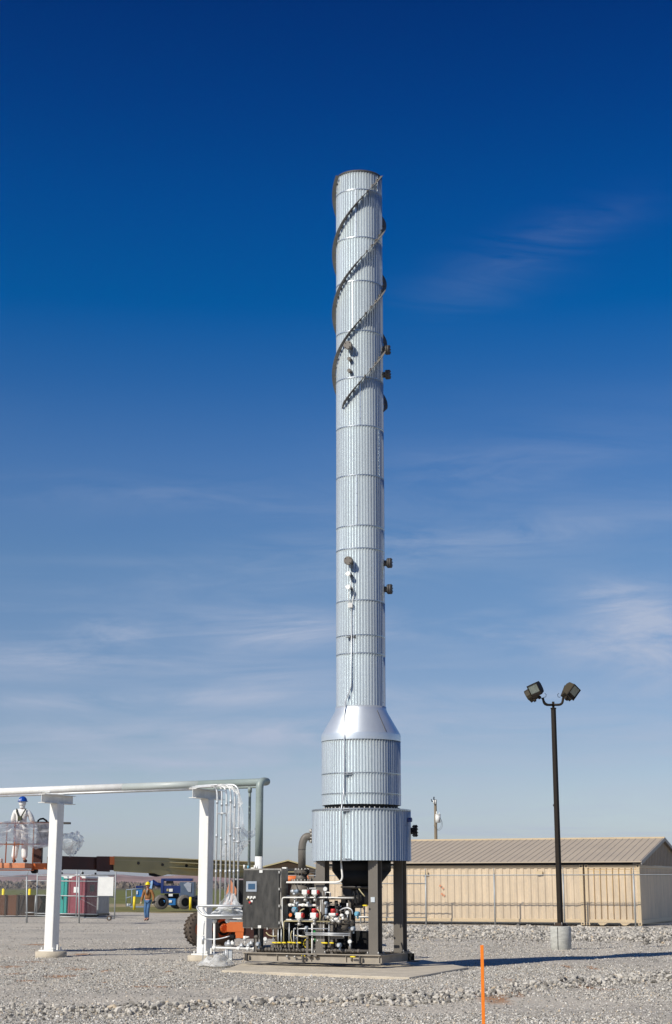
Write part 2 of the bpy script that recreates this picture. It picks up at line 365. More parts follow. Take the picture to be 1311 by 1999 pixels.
ys = np.concatenate([np.arange(4, 18, 1.0), np.arange(18, 30, .12), np.arange(30, 48, .16), np.arange(48, 75, .4), np.arange(75, 106, 1.2)])
xs = np.concatenate([np.arange(-60, -14, 1.5), np.arange(-14, 14, .16), np.arange(14, 62, 1.5)])
gxx, gyy = np.meshgrid(xs, ys)
edge = 3.5 * np.sin(gxx * .21) + 1.5 * np.sin(gxx * .77)
gyy2 = np.where(gyy > 100, gyy + edge * (gyy - 100) / 6, gyy)
gzz = gz(gxx, gyy2) + np.where(gyy > 104, -.1, 0)
V = np.stack([gxx, gyy2, gzz], -1).reshape(-1, 3)
ny, nx = gxx.shape
idx = np.arange(ny * nx).reshape(ny, nx)
F = np.stack([idx[:-1, :-1], idx[:-1, 1:], idx[1:, 1:], idx[1:, :-1]], -1).reshape(-1, 4)
def np_mesh(name, V, F, m, smooth=True, k=4):
    me = bpy.data.meshes.new(name)
    me.vertices.add(len(V)); me.vertices.foreach_set('co', V.astype(np.float32).ravel())
    me.loops.add(F.size); me.loops.foreach_set('vertex_index', F.astype(np.int32).ravel())
    me.polygons.add(len(F)); me.polygons.foreach_set('loop_start', np.arange(0, F.size, k, dtype=np.int32)); me.polygons.foreach_set('loop_total', np.full(len(F), k, np.int32))
    me.polygons.foreach_set('use_smooth', np.full(len(F), smooth)); me.materials.append(m); me.update(calc_edges=True); me.validate()
    o = bpy.data.objects.new(name, me); COL.objects.link(o); return o

def gravel_mat():
    m = bpy.data.materials.new('crushed_gravel'); m.use_nodes = True
    N, L = m.node_tree.nodes, m.node_tree.links; b = N['Principled BSDF']; b.inputs['Roughness'].default_value = .92; b.inputs['Specular IOR Level'].default_value = .25
    t = N.new('ShaderNodeTexCoord')
    def vor(sc, f='F1'):
        v = N.new('ShaderNodeTexVoronoi'); v.inputs['Scale'].default_value = sc; v.feature = f; L.new(t.outputs['Object'], v.inputs['Vector']); return v
    def ramp(src, els):
        r = N.new('ShaderNodeValToRGB')
        while len(r.color_ramp.elements) < len(els): r.color_ramp.elements.new(.5)
        for e, (p, c) in zip(r.color_ramp.elements, els): e.position = p; e.color = (*c, 1)
        L.new(src, r.inputs[0]); return r.outputs[0]
    def noise(sc, d=4, src=None):
        n = N.new('ShaderNodeTexNoise'); n.inputs['Scale'].default_value = sc; n.inputs['Detail'].default_value = d; L.new(src or t.outputs['Object'], n.inputs[0]); return n.outputs[0]
    def mix(f, a, c, mode='MIX'):
        x = N.new('ShaderNodeMixRGB'); x.blend_type = mode
        for i, q in ((0, f), (1, a), (2, c)):
            if isinstance(q, (int, float)): x.inputs[i].default_value = q
            elif isinstance(q, tuple): x.inputs[i].default_value = (*q, 1)
            else: L.new(q, x.inputs[i])
        return x.outputs[0]
    v1 = vor(26); v2 = vor(52)
    sp1 = N.new('ShaderNodeSeparateColor'); L.new(v1.outputs['Color'], sp1.inputs[0])
    sp2 = N.new('ShaderNodeSeparateColor'); L.new(v2.outputs['Color'], sp2.inputs[0])
    c1 = ramp(sp1.outputs[0], [(0, (.21, .195, .165)), (.35, (.39, .36, .31)), (.7, (.57, .53, .46)), (.93, (.76, .71, .62)), (1, (.56, .45, .31))])
    c2 = ramp(sp2.outputs[0], [(0, (.21, .195, .165)), (.5, (.45, .415, .36)), (1, (.67, .62, .54))])
    col = mix(.45, c1, c2)
    big = ramp(noise(.35, 5), [(.3, (.82, .82, .82)), (.7, (1.12, 1.10, 1.06))])
    col = mix(1, col, big, 'MULTIPLY')
    mpd = N.new('ShaderNodeMapping'); mpd.inputs['Scale'].default_value = (.05, .32, 1); L.new(t.outputs['Object'], mpd.inputs[0])
    dust = noise(1.0, 7, mpd.outputs[0])
    rd = ramp(dust, [(.42, (0, 0, 0)), (.62, (.5, .5, .5))])
    col = mix(rd, col, (.54, .49, .405))
    at_ = N.new('ShaderNodeAttribute'); at_.attribute_name = 'dirt'
    nn = noise(7, 9); ad = N.new('ShaderNodeMath'); ad.operation = 'MULTIPLY_ADD'; L.new(nn, ad.inputs[0]); ad.inputs[1].default_value = 2.4; ad.inputs[2].default_value = -1.15
    a2 = N.new('ShaderNodeMath'); a2.operation = 'ADD'; L.new(ad.outputs[0], a2.inputs[0]); L.new(at_.outputs['Fac'], a2.inputs[1])
    rdt = ramp(a2.outputs[0], [(.38, (0, 0, 0)), (1.0, (.9, .9, .9))])
    col = mix(rdt, col, (.36, .185, .085))
    L.new(col, b.inputs['Base Color'])
    h = N.new('ShaderNodeMath'); h.operation = 'ADD'; L.new(v1.outputs['Distance'], h.inputs[0]); L.new(v2.outputs['Distance'], h.inputs[1])
    bp = N.new('ShaderNodeBump'); bp.invert = True; bp.inputs['Strength'].default_value = .55; bp.inputs['Distance'].default_value = .018; L.new(h.outputs[0], bp.inputs['Height']); L.new(bp.outputs[0], b.inputs['Normal'])
    return m
M_GRAV = gravel_mat()
go = np_mesh('gravel_yard', V, F, M_GRAV); tag(go, kind='structure')
dd = np.zeros(len(V), np.float32)
for cx0, cy0, rx, ry in SPOTS:
    q = ((V[:, 0] - cx0) / rx) ** 2 + ((V[:, 1] - cy0) / ry) ** 2
    dd = np.maximum(dd, np.clip(1.15 - q * .75, 0, 1))
at_ = go.data.attributes.new('dirt', 'FLOAT', 'POINT'); at_.data.foreach_set('value', dd.astype(np.float32))

# ---- loose stones
def stone_mat(name, pal):
    m = bpy.data.materials.new(name); m.use_nodes = True
    N, L = m.node_tree.nodes, m.node_tree.links; b = N['Principled BSDF']; b.inputs['Roughness'].default_value = .9; b.inputs['Specular IOR Level'].default_value = .25
    g = N.new('ShaderNodeNewGeometry'); r = N.new('ShaderNodeValToRGB')
    while len(r.color_ramp.elements) < len(pal): r.color_ramp.elements.new(.5)
    for e, (p, c) in zip(r.color_ramp.elements, pal): e.position = p; e.color = (*c, 1)
    L.new(g.outputs['Random Per Island'], r.inputs[0])
    t = N.new('ShaderNodeTexCoord'); n = N.new('ShaderNodeTexNoise'); n.inputs['Scale'].default_value = 35; n.inputs['Detail'].default_value = 4; L.new(t.outputs['Object'], n.inputs[0])
    mr = N.new('ShaderNodeMapRange'); mr.inputs[3].default_value = .7; mr.inputs[4].default_value = 1.3; L.new(n.outputs[0], mr.inputs[0])
    x = N.new('ShaderNodeMixRGB'); x.blend_type = 'MULTIPLY'; x.inputs[0].default_value = 1; L.new(r.outputs[0], x.inputs[1]); L.new(mr.outputs[0], x.inputs[2]); L.new(x.outputs[0], b.inputs['Base Color'])
    return m
M_STONE = stone_mat('crushed_stone', [(0, (.11, .105, .094)), (.25, (.28, .268, .238)), (.6, (.46, .44, .395)), (.88, (.78, .75, .68)), (1, (.54, .43, .29))])
M_STONEC = stone_mat('coarse_stone', [(0, (.13, .12, .105)), (.3, (.32, .30, .26)), (.65, (.50, .47, .41)), (.92, (.58, .54, .47)), (1, (.52, .42, .29))])
phi = (1 + 5 ** .5) / 2
ICO = np.array([(-1, phi, 0), (1, phi, 0), (-1, -phi, 0), (1, -phi, 0), (0, -1, phi), (0, 1, phi), (0, -1, -phi), (0, 1, -phi), (phi, 0, -1), (phi, 0, 1), (-phi, 0, -1), (-phi, 0, 1)]) / 1.9
ICF = np.array([(0, 11, 5), (0, 5, 1), (0, 1, 7), (0, 7, 10), (0, 10, 11), (1, 5, 9), (5, 11, 4), (11, 10, 2), (10, 7, 6), (7, 1, 8), (3, 9, 4), (3, 4, 2), (3, 2, 6), (3, 6, 8), (3, 8, 9), (4, 9, 5), (2, 4, 11), (6, 2, 10), (8, 6, 7), (9, 8, 1)])
OCT = np.array([(1, 0, 0), (-1, 0, 0), (0, 1, 0), (0, -1, 0), (0, 0, 1), (0, 0, -1)], float)
OCF = np.array([(0, 2, 4), (2, 1, 4), (1, 3, 4), (3, 0, 4), (2, 0, 5), (1, 2, 5), (3, 1, 5), (0, 3, 5)])
def scatter(name, x, y, size, base, faces, lift=.25, label=None, mt=None):
    n = len(x); nv = len(base)
    B = base[None] * (1 + rng.uniform(-.38, .32, (n, nv, 1))) + rng.normal(0, .08, (n, nv, 3))
    B = B * np.stack([np.ones(n), rng.uniform(.6, 1, n), rng.uniform(.4, .8, n)], -1)[:, None, :]
    q = rng.normal(size=(n, 4)); q[:, 1:3] *= .35; q /= np.linalg.norm(q, axis=1)[:, None]
    w, a, b, c = q.T
    R = np.stack([np.stack([1 - 2 * (b * b + c * c), 2 * (a * b - c * w), 2 * (a * c + b * w)], -1),
                  np.stack([2 * (a * b + c * w), 1 - 2 * (a * a + c * c), 2 * (b * c - a * w)], -1),
                  np.stack([2 * (a * c - b * w), 2 * (b * c + a * w), 1 - 2 * (a * a + b * b)], -1)], 1)
    P = np.einsum('nij,nvj->nvi', R, B) * size[:, None, None] * .5
    P[..., 0] += x[:, None]; P[..., 1] += y[:, None]; P[..., 2] += (gz(x, y) + size * lift * .5)[:, None]
    Fc = (faces[None] + (np.arange(n) * nv)[:, None, None]).reshape(-1, 3)
    o = np_mesh(name, P.reshape(-1, 3), Fc, mt or M_STONE, smooth=False, k=3); tag(o, label, 'gravel', kind='stuff'); return o
PADX = [gnd(*p, .015) for p in ((432, 1894), (799, 1908), (914, 1888), (800, 1869), (506, 1869))]
def on_pad(x, y):
    ins = np.ones(len(x), bool); n = len(PADX)
    for i in range(n):
        a, b = PADX[i], PADX[(i + 1) % n]
        ins &= ((b.x - a.x) * (y - a.y) - (b.y - a.y) * (x - a.x)) > -.05
    return ins & (rng.uniform(size=len(x)) > .0)
def frustum(n, y0, y1, pw):
    u = rng.uniform(size=n); y = (y0 ** (1 - pw) + u * (y1 ** (1 - pw) - y0 ** (1 - pw))) ** (1 / (1 - pw))
    x = rng.uniform(-1, 1, n) * (y * .225 + .6); k = ~on_pad(x, y)
    lane = np.sin(y * .42 + .5 * np.sin(x * .22) + 1.0) + .6 * np.sin(x * .31 + y * .9 + 2) + .5 * np.sin(x * 1.3 - y * .7)
    for sx, sy, rx, ry in SPOTS: k &= ~((((x - sx) / rx) ** 2 + ((y - sy) / ry) ** 2 < .8) & (rng.uniform(size=n) < .5))
    k &= rng.uniform(size=n) < np.clip(.62 + .38 * lane, .12, 1) * np.where((y > 44) & (x < 2), .35, 1); return x[k], y[k]
x, y = frustum(240000, 18.6, 85, 1.9)
scatter('gravel_stones', x, y, rng.gamma(4, .0034, len(x)) + .008 + .0002 * y, OCT, OCF, .3, 'small grey crushed stones covering the yard')
n = 11000; x = rng.uniform(-7, 9, n); d = rng.normal(0, .42, n) * (1 + .3 * np.sin(x * 1.3)); d = d * np.where(x > 2.5, 1.35, 1); y = np.interp(x, WX, WY) + d
keep = rng.uniform(size=n) < np.where(x < -.5, .62 + .38 * np.sin(x * .9 + 2), .8 + .2 * np.sin(x * 1.7)); x, y = x[keep], y[keep]
scatter('coarse_stones', x, y, rng.gamma(3, .0125, len(x)) + .016, ICO, ICF, .5, 'ridge of coarse broken stones across the foreground gravel', M_STONEC)
n = 40000; x = rng.uniform(1.0, 17, n); y = 58 - .384 * (x - 6) + rng.normal(0, 3.2, n); k = (y < 66.8 - .384 * (x - 12.8) - 1.2); x, y = x[k], y[k]
scatter('berm_stones', x, y, rng.gamma(4, .0135, len(x)) + .03, ICO, ICF, .5, 'coarse grey rocks of the low berm before the container fence', M_STONEC)

# ---- field, wood line, hills
def field_mat():
    m = bpy.data.materials.new('winter_field'); m.use_nodes = True
    N, L = m.node_tree.nodes, m.node_tree.links; b = N['Principled BSDF']; b.inputs['Roughness'].default_value = 1; b.inputs['Specular IOR Level'].default_value = .1
    t = N.new('ShaderNodeTexCoord'); s = N.new('ShaderNodeSeparateXYZ'); L.new(t.outputs['Object'], s.inputs[0])
    n = N.new('ShaderNodeTexNoise'); n.inputs['Scale'].default_value = .02; n.inputs['Detail'].default_value = 8; L.new(t.outputs['Object'], n.inputs[0])
    ma = N.new('ShaderNodeMath'); ma.operation = 'MULTIPLY_ADD'; L.new(n.outputs[0], ma.inputs[0]); ma.inputs[1].default_value = 26; L.new(s.outputs['Y'], ma.inputs[2])
    mr = N.new('ShaderNodeMapRange'); mr.inputs[1].default_value = 100; mr.inputs[2].default_value = 1500; L.new(ma.outputs[0], mr.inputs[0])
    pw = N.new('ShaderNodeMath'); pw.operation = 'POWER'; pw.inputs[1].default_value = .5; L.new(mr.outputs[0], pw.inputs[0])
    r = N.new('ShaderNodeValToRGB'); els = [(0, (.30, .25, .17)), (.125, (.31, .25, .15)), (.14, (.17, .16, .06)), (.19, (.17, .16, .06)), (.2, (.33, .27, .15)), (.225, (.31, .25, .14)), (.24, (.15, .155, .05)), (.6, (.14, .15, .045)), (.72, (.13, .12, .06)), (1, (.12, .10, .07))]
    while len(r.color_ramp.elements) < len(els): r.color_ramp.elements.new(.5)
    for e, (p, c) in zip(r.color_ramp.elements, els): e.position = p; e.color = (*c, 1)
    L.new(pw.outputs[0], r.inputs[0])
    n2 = N.new('ShaderNodeTexNoise'); n2.inputs['Scale'].default_value = .35; n2.inputs['Detail'].default_value = 8; n2.inputs['Roughness'].default_value = .7; L.new(t.outputs['Object'], n2.inputs[0])
    m2 = N.new('ShaderNodeMapRange'); m2.inputs[1].default_value = .3; m2.inputs[2].default_value = .7; m2.inputs[3].default_value = .7; m2.inputs[4].default_value = 1.3; L.new(n2.outputs[0], m2.inputs[0])
    x = N.new('ShaderNodeMixRGB'); x.blend_type = 'MULTIPLY'; x.inputs[0].default_value = 1; L.new(r.outputs[0], x.inputs[1]); L.new(m2.outputs[0], x.inputs[2]); L.new(x.outputs[0], b.inputs['Base Color'])
    return m
yy = np.concatenate([np.arange(-60, 200, 20), np.geomspace(200, 7000, 30)]); xx = np.linspace(-3500, 3500, 40)
A, B = np.meshgrid(xx, yy); V2 = np.stack([A, B, np.full_like(A, -.16)], -1).reshape(-1, 3); i2 = np.arange(A.size).reshape(A.shape)
fo = np_mesh('field', V2, np.stack([i2[:-1, :-1], i2[:-1, 1:], i2[1:, 1:], i2[1:, :-1]], -1).reshape(-1, 4), field_mat()); tag(fo, kind='structure')

M_HILL = mat('red_clay_hills', (.24, .15, .13), 1, 0, .3, .006, col2=(.44, .29, .24), spec=.05, stretch=(1, 1, 6), fine=.25, bscale=.03)
def hills(name, y0, y1, hmax, seed, x0=-1900, x1=1900):
    nx, ny = 420, 26; X = np.linspace(x0, x1, nx); Yv = np.linspace(y0, y1, ny); A, B = np.meshgrid(X, Yv)
    Z = np.zeros_like(A)
    for j in range(ny):
        u = j / (ny - 1)
        for i in range(nx):
            p = mnoise.fractal(Vector((A[j, i] * .0022 + seed, seed * 1.7 + u * .5, 0)), .8, 2.2, 5)
            e = mnoise.fractal(Vector((A[j, i] * .012, u * 3 + seed, 4)), .9, 2.1, 4)
            pl = min(1, max(.30, .78 + .5 * p)); Z[j, i] = hmax * pl * min(1, max(0, (u * 2.4 + e * .30))) ** .7
    Z[0] = -1; Z[-1] = Z[-1] * .6
    Vh = np.stack([A, B, Z], -1).reshape(-1, 3); ii = np.arange(A.size).reshape(A.shape)
    o = np_mesh(name, Vh, np.stack([ii[:-1, :-1], ii[:-1, 1:], ii[1:, 1:], ii[1:, :-1]], -1).reshape(-1, 4), M_HILL); return tag(o, kind='structure')
hills('hills', 2500, 3100, 20, 3.1)
hills('hills', 3200, 4100, 31, 8.4)
# bare wood along the far edge of the field
n = 26000; x = rng.uniform(-620, 560, n); y = rng.uniform(1180, 1420, n)
hh = 2.2 + 3.3 * np.clip(np.interp(x, np.linspace(-620, 560, 90), rng.uniform(0, 1.1, 90)), 0, 1.1)
z = rng.uniform(0, 1, n) ** 1.1 * hh; s = rng.uniform(.5, 1.5, n)
tri = np.array([(-1, 0, -.7), (1, .1, -.6), (.1, 0, 1.1)]); T = tri[None] * s[:, None, None] * (1 + rng.uniform(-.4, .4, (n, 3, 1))); an = rng.uniform(0, 6.28, n)
T = np.stack([T[..., 0] * np.cos(an)[:, None], T[..., 0] * np.sin(an)[:, None], T[..., 2]], -1) + np.stack([x, y, z], -1)[:, None, :]
wo_ = np_mesh('distant_wood', T.reshape(-1, 3), np.arange(n * 3).reshape(-1, 3), M_BRUSH, smooth=False, k=3)
tag(wo_, 'brown leafless wood along the far edge of the green field', 'wood', kind='stuff')

# ---- concrete pad under the stack
pad = MB(); pad.prism([Vector((p.x, p.y, -.12)) for p in PADX], (0, 0, .135)); pado = bevel(pad.build('concrete_pad', M_CONC), .012); tag(pado, 'low beige concrete pad under the tall metal stack', 'concrete pad')

# ================================================================== CONTAINER SHED (right, behind the fence)
BE = math.radians(21)
BT = Vector((-math.cos(BE), math.sin(BE), 0)); BN = Vector((math.sin(BE), math.cos(BE), 0))
B0 = gnd(1253, 1807)
def BP(a, b, z): return B0 + BT * a + BN * b + EZ * z
BAX = (BT, BN, EZ)
def bbox(mb, a0, a1, b0, b1, z0, z1): mb.box(BP((a0 + a1) / 2, (b0 + b1) / 2, (z0 + z1) / 2), (a1 - a0, b1 - b0, z1 - z0), BAX)
HC = 2.50
def corrug(mb, a0, a1, b, z0, z1, n, d, w=.38, axis='a'):
    """trapezoid-corrugated sheet facing us (axis a) or facing right (axis b)"""
    pr = []; L = (a1 - a0) / n
    for i in range(n):
        s = a0 + i * L; pr += [(s, 0), (s + L * w, 0), (s + L * (w + .12), d), (s + L * .88, d)]
    pr.append((a1, 0)); vs = []
    for z in (z0, z1):
        for u, q in pr: vs.append(BP(u, b + q, z) if axis == 'a' else BP(b + q, u, z))
    k = len(pr); mb.add(vs, [(i, i + 1, k + i + 1, k + i) for i in range(k - 1)])
def container(name, label, a0, a1, b0, b1, end_front, h=HC, nfront=8, z0=0.0):
    c = thing(name, label, 'container', BP((a0 + a1) / 2, (b0 + b1) / 2, 0), 0, 'tan shipping containers under one roof')
    m = MB()
    corrug(m, a0 + .12, a1 - .12, b0 + .03, z0 + .22, h - .12, nfront, .036 if end_front else .026, w=.72 if end_front else .38)
    corrug(m, b0 + .12, b1 - .12, a0 + .03, z0 + .22, h - .12, int((b1 - b0) / .28), .036, axis='b')
    bbox(m, a0 + .1, a1 - .1, b0 + .1, b1 - .06, z0 + .16, h - .06)
    m.build('corrugated_wall', M_TAN, c)
    f = MB()
    for a in (a0, a1 - .14): 
        for b in (b0, b1 - .14): bbox(f, a, a + .14, b, b + .14, z0 + .02, h)
    bbox(f, a0 + .14, a1 - .14, b0 + .005, b0 + .09, h - .13, h - .01); bbox(f, a0 + .005, a0 + .09, b0 + .14, b1 - .14, h - .13, h - .01)
    bbox(f, a0 + .14, a1 - .14, b0 + .005, b0 + .10, z0 + .10, z0 + .24); bbox(f, a0 + .005, a0 + .09, b0 + .14, b1 - .14, z0 + .06, z0 + .24)
    bevel(f.build('frame', M_TANE, c), .012)
    for a in (a0 - .004, a1 - .154):
        for z in (h - .13, z0): g = MB(); bbox(g, a, a + .158, b0 - .012, b0 + .12, z, z + .135); fo = g.build('corner_casting', M_TANE, c); g = MB(); bbox(g, a + .05, a + .11, b0 - .018, b0, z + .035, z + .10); g.build('casting_hole', M_BLACK, fo)
    if end_front:
        r = MB(); w = (a1 - a0 - .24) / nfront
        for i in range(1, nfront): r.cyl(BP(a0 + .12 + i * w, b0 + .022, z0 + .24), BP(a0 + .12 + i * w, b0 + .022, h - .18), .011, n=6)
        for i in range(nfront): bbox(r, a0 + .16 + i * w, a0 + .08 + (i + 1) * w, b0 + .02, b0 + .05, h - .205, h - .185)
        r.build('weathered_rib', M_RUSTY, c)
        for a in (a0 + .45, a1 - .95): g = MB(); g.prism([BP(a, b0 + .02, z0 + .12), BP(a + .5, b0 + .02, z0 + .12), BP(a + .36, b0 + .02, z0 + .0), BP(a + .22, b0 + .02, z0 + .0)], BN * .1); g.build('foot_gusset', M_TANE, c)
    return c
container('shipping_container', 'tan shipping container standing end-on at the right corner of the shed', 0, 2.36, 0, 12.19, True, z0=0.0)
container('shipping_container', 'long tan shipping container side-on between the corner container and the stack', 2.44, 14.6, .02, 2.46, False, nfront=38)
_lc = [o for o in bpy.data.objects if o.name.startswith('shipping_container')][-1]
for px, py in ((859, 1729), (864, 1734), (862, 1745), (866, 1748)):
    q = onplane(px, py, BP(0, .012, 0), BN); m = MB(); m.box(q, (.09, .006, .07), BAX); m.build('orange_spray_mark', M_ORANGEF, _lc)
for a_, z_0 in ((4.2, 2.1), (9.4, 2.1)):
    m = MB(); bbox(m, a_, a_ + .26, -.03, .03, z_0, z_0 + .14); m.build('vent', M_TANE, _lc)
shed = thing('shed_roof', 'long pale brown metal gable roof spanning the tan containers', 'roof', BP(7, 6, 2.6))
RA0, RA1 = -.12, 14.75; EAV, RID, RB = 2.60, 3.74, 6.05
r = MB(); sl = math.hypot(RB + .18, RID - EAV)
def roofpt(a, u, side, up=0):
    b = -.18 + u * (RB + .18) if side == 0 else 2 * RB + .18 - u * (RB + .18)
    return BP(a, b, EAV + u * (RID - EAV) + up)
for side in (0, 1):
    p = [roofpt(RA0, 0, side), roofpt(RA1, 0, side), roofpt(RA1, 1, side), roofpt(RA0, 1, side)]
    r.add(p + [q + EZ * .03 for q in p], [(0, 1, 2, 3), (4, 5, 6, 7), (0, 1, 5, 4), (1, 2, 6, 5), (3, 0, 4, 7)])
r.build('roof_sheet', M_TANR, shed)
r = MB()
k = 0
while RA0 + .08 + k * .305 < RA1 - .05:
    a = RA0 + .08 + k * .305
    for side in (0, 1):
        v = []
        for u in (0, .985):
            for da, up in ((-.035, .031), (-.014, .050), (.014, .050), (.035, .031)): v.append(roofpt(a + da, u, side, up))
        r.add(v, [(0, 1, 5, 4), (1, 2, 6, 5), (2, 3, 7, 6), (0, 1, 2, 3)])
    k += 1
r.build('roof_rib', M_TANR, shed)['kind'] = 'stuff'
r = MB(); r.prism([roofpt(RA0 - .01, .97, 0, .035), roofpt(RA0 - .01, 1, 0, .085), roofpt(RA0 - .01, .97, 1, .035)], BT * (RA1 - RA0 + .02)); r.build('ridge_cap', M_TANE, shed)
r = MB(); bbox(r, RA0, RA1, -.21, -.165, EAV - .005, EAV + .035); r.build('eave_trim', M_TANR, shed)
for side in (0, 1):
    r = MB(); p = [roofpt(RA0 - .02, 0, side, -.10), roofpt(RA0 - .02, 1, side, -.10), roofpt(RA0 - .02, 1, side, .05), roofpt(RA0 - .02, 0, side, .05)]; r.prism(p, BT * .035); r.build('barge_board', mat('grey_trim', (.30, .28, .25), .5), shed)
r = MB(); g0 = [BP(.02, .0, HC - .0), BP(.02, 2 * RB, HC), BP(.02, RB, RID - .06)]; r.prism(g0, BT * .05)
for i in range(30):
    b = .25 + i * .4; z1 = HC + (RID - .08 - HC) * (1 - abs(b - RB) / RB)
    if z1 > HC + .06: r.prism([BP(.02, b - .02, HC + .002), BP(.02, b + .02, HC + .002), BP(.02, b + .02, z1 - .02), BP(.02, b - .02, z1 - .02)], BT * -.02)
r.build('gable_wall', mat('gable_siding', (.34, .27, .19), .6, 0, .15, 3), shed)
r = MB(); bbox(r, .3, 14.4, .06, .12, HC + .002, EAV - .01); r.build('eave_gap_shade', M_BLACK, shed)  # black strip standing in for the shade in the gap under the eave

# ---- chain-link fence in front of the containers
FB = -1.38
FP0 = BP(0, FB, 0)
def FA(px, py=1750):            # distance along the fence of a photo column
    q = onplane(px, py, FP0, BN); return (q - FP0).dot(BT)
def FZ(px, py): return onplane(px, py, FP0, BN).z
fence = thing('chain_link_fence', 'chain link fence with barbed arms before the tan containers', 'fence', BP(4, FB, 0))
ZT = FZ(1100, 1708)
pa = [FA(p) for p in (1238, 1100, 965, 831)]
st = (pa[-1] - pa[0]) / 3; pa = [pa[0] - st * 2, pa[0] - st] + pa + [pa[-1] + st, pa[-1] + 2 * st, pa[-1] + 3 * st]
for a in pa:
    m = MB(); m.cyl(BP(a, FB, -.1), BP(a, FB, ZT + .03), .036, n=10); m.ball(BP(a, FB, ZT + .04), .036, 8)
    p = m.build('fence_post', M_FENCE, fence)
    m = MB(); m.tube([BP(a, FB, ZT), BP(a - .02, FB - .06, ZT + .10), BP(a - .05, FB - .22, ZT + .30)], .016, 6); m.build('barb_arm', M_FENCE, p)
m = MB(); m.cyl(BP(pa[0], FB, ZT), BP(pa[-1], FB, ZT), .021, n=8); m.build('top_rail', M_FENCE, fence)
m = MB()
for k in range(3): m.cyl(BP(pa[0], FB - .08 - k * .065, ZT + .13 + k * .075), BP(pa[-1], FB - .08 - k * .065, ZT + .13 + k * .075), .004, n=4)
m.cyl(BP(pa[0], FB, .12), BP(pa[-1], FB, .12), .004, n=4); m.build('barbed_wire', M_FENCE, fence)
def link_sheet(name, p0, p1, z0, z1, parent):
    d = (p1 - p0); L = math.hypot(d.x, d.y); me = bpy.data.meshes.new(name); me.from_pydata([(0, 0, z0), (L, 0, z0), (L, 0, z1), (0, 0, z1)], [], [(0, 1, 2, 3)]); me.materials.append(M_LINK)
    o = bpy.data.objects.new(name, me); COL.objects.link(o); o.location = (p0.x, p0.y, 0); o.rotation_euler = (0, 0, math.atan2(d.y, d.x))
    o.parent = parent; o.matrix_parent_inverse = parent.matrix_basis.inverted(); return o
link_sheet('wire_mesh', BP(pa[0], FB + .03, 0), BP(pa[-1], FB + .03, 0), .05, ZT, fence)
m = MB()
for y_ in (1725, 1791): z_ = FZ(800, y_); m.cyl(BP(pa[5], FB - .02, z_), BP(pa[-1], FB - .02, z_), .02, n=8)
m.build('brace_rail', M_FENCE, fence)

# ================================================================== LEFT FENCE + ROLLING GATE
LD = Vector((math.cos(math.radians(8)), -math.sin(math.radians(8)), 0)); LN = Vector((-LD.y, LD.x, 0)); L0 = at(52, 1803, 73.0); L0.z = 0
def LP(px, py, off=0.0): return onplane(px, py, L0 + LN * off, LN)
lf = thing('chain_link_fence', 'left chain link fence posts beside the rolling gate and rusty bin', 'fence', L0)
for px, top, arm in ((52, 1711, (6, -19)), (154, 1712, (8, -15)), (-60, 1711, (8, -15))):
    a, b = LP(px, 1803), LP(px, top); a.z = -.1
    m = MB(); m.cyl(a, b, .038, n=10); p = m.build('fence_post', M_FENCE, lf)
    m = MB(); m.tube([b, LP(px + arm[0], top + arm[1])], .018, 6); m.build('barb_arm', M_FENCE, p)
m = MB(); m.cyl(LP(-60, 1711), LP(52, 1711), .022, n=8); m.cyl(LP(-60, 1703), LP(40, 1704), .004, n=4); m.cyl(LP(-60, 1699), LP(44, 1700), .004, n=4); m.build('top_rail', M_FENCE, lf)
for y_ in (1719, 1781.5): m = MB(); m.cyl(LP(49, y_), LP(70, y_), .025, n=8); m.build('gate_bracket', M_FENCE, lf)
link_sheet('wire_mesh', LP(-60, 1750), LP(52, 1750), .1, LP(20, 1711).z, lf)
gate = thing('rolling_gate', 'rolling chain link gate with small wheel before the portable toilets', 'gate', LP(148, 1795, .3))
GO = .28
for px, t, b in ((72, 1690, 1787), (68.5, 1748, 1786), (149, 1697, 1789), (224, 1702, 1794)):
    m = MB(); m.cyl(LP(px + (1.5 if px > 100 else 1), t, GO), LP(px - 1, b, GO), .030, n=8); m.build('gate_upright', M_FENCE, gate)
for (xa, ya, xb, yb) in ((72, 1709, 224, 1708.5), (72, 1719.5, 224, 1721), (70, 1747.5, 224, 1751), (68, 1783, 190, 1785), (68, 1787, 222, 1793.5)):
    m = MB(); m.cyl(LP(xa, ya, GO), LP(xb, yb, GO), .026, n=8); m.build('gate_rail', M_FENCE, gate)
m = MB(); m.cyl(LP(150, 1751, GO + .01), LP(222, 1789, GO + .01), .006, n=4); m.build('truss_rod', M_FENCE, gate)
link_sheet('wire_mesh', LP(71, 1750, GO + .02), LP(224, 1750, GO + .02), LP(148, 1788).z, LP(148, 1709).z, gate)
wc = LP(213, 1792.5, GO); ax_ = LN
m = MB(); m.cyl(wc - ax_ * .05, wc + ax_ * .05, .11, n=16); wh = m.build('gate_wheel', M_RUB, gate)
m = MB(); m.cyl(wc - ax_ * .055, wc + ax_ * .055, .05, n=12); m.build('rim', M_FENCE, wh)
m = MB(); c = (LP(191, 1712, GO - .05) + LP(221, 1749, GO - .05)) / 2; m.box(c, ((LP(221, 1730) - LP(191, 1730)).length, .02, abs(LP(200, 1712).z - LP(200, 1749).z)), (LD, LN, EZ)); m.build('white_panel', M_WPLAS, gate)

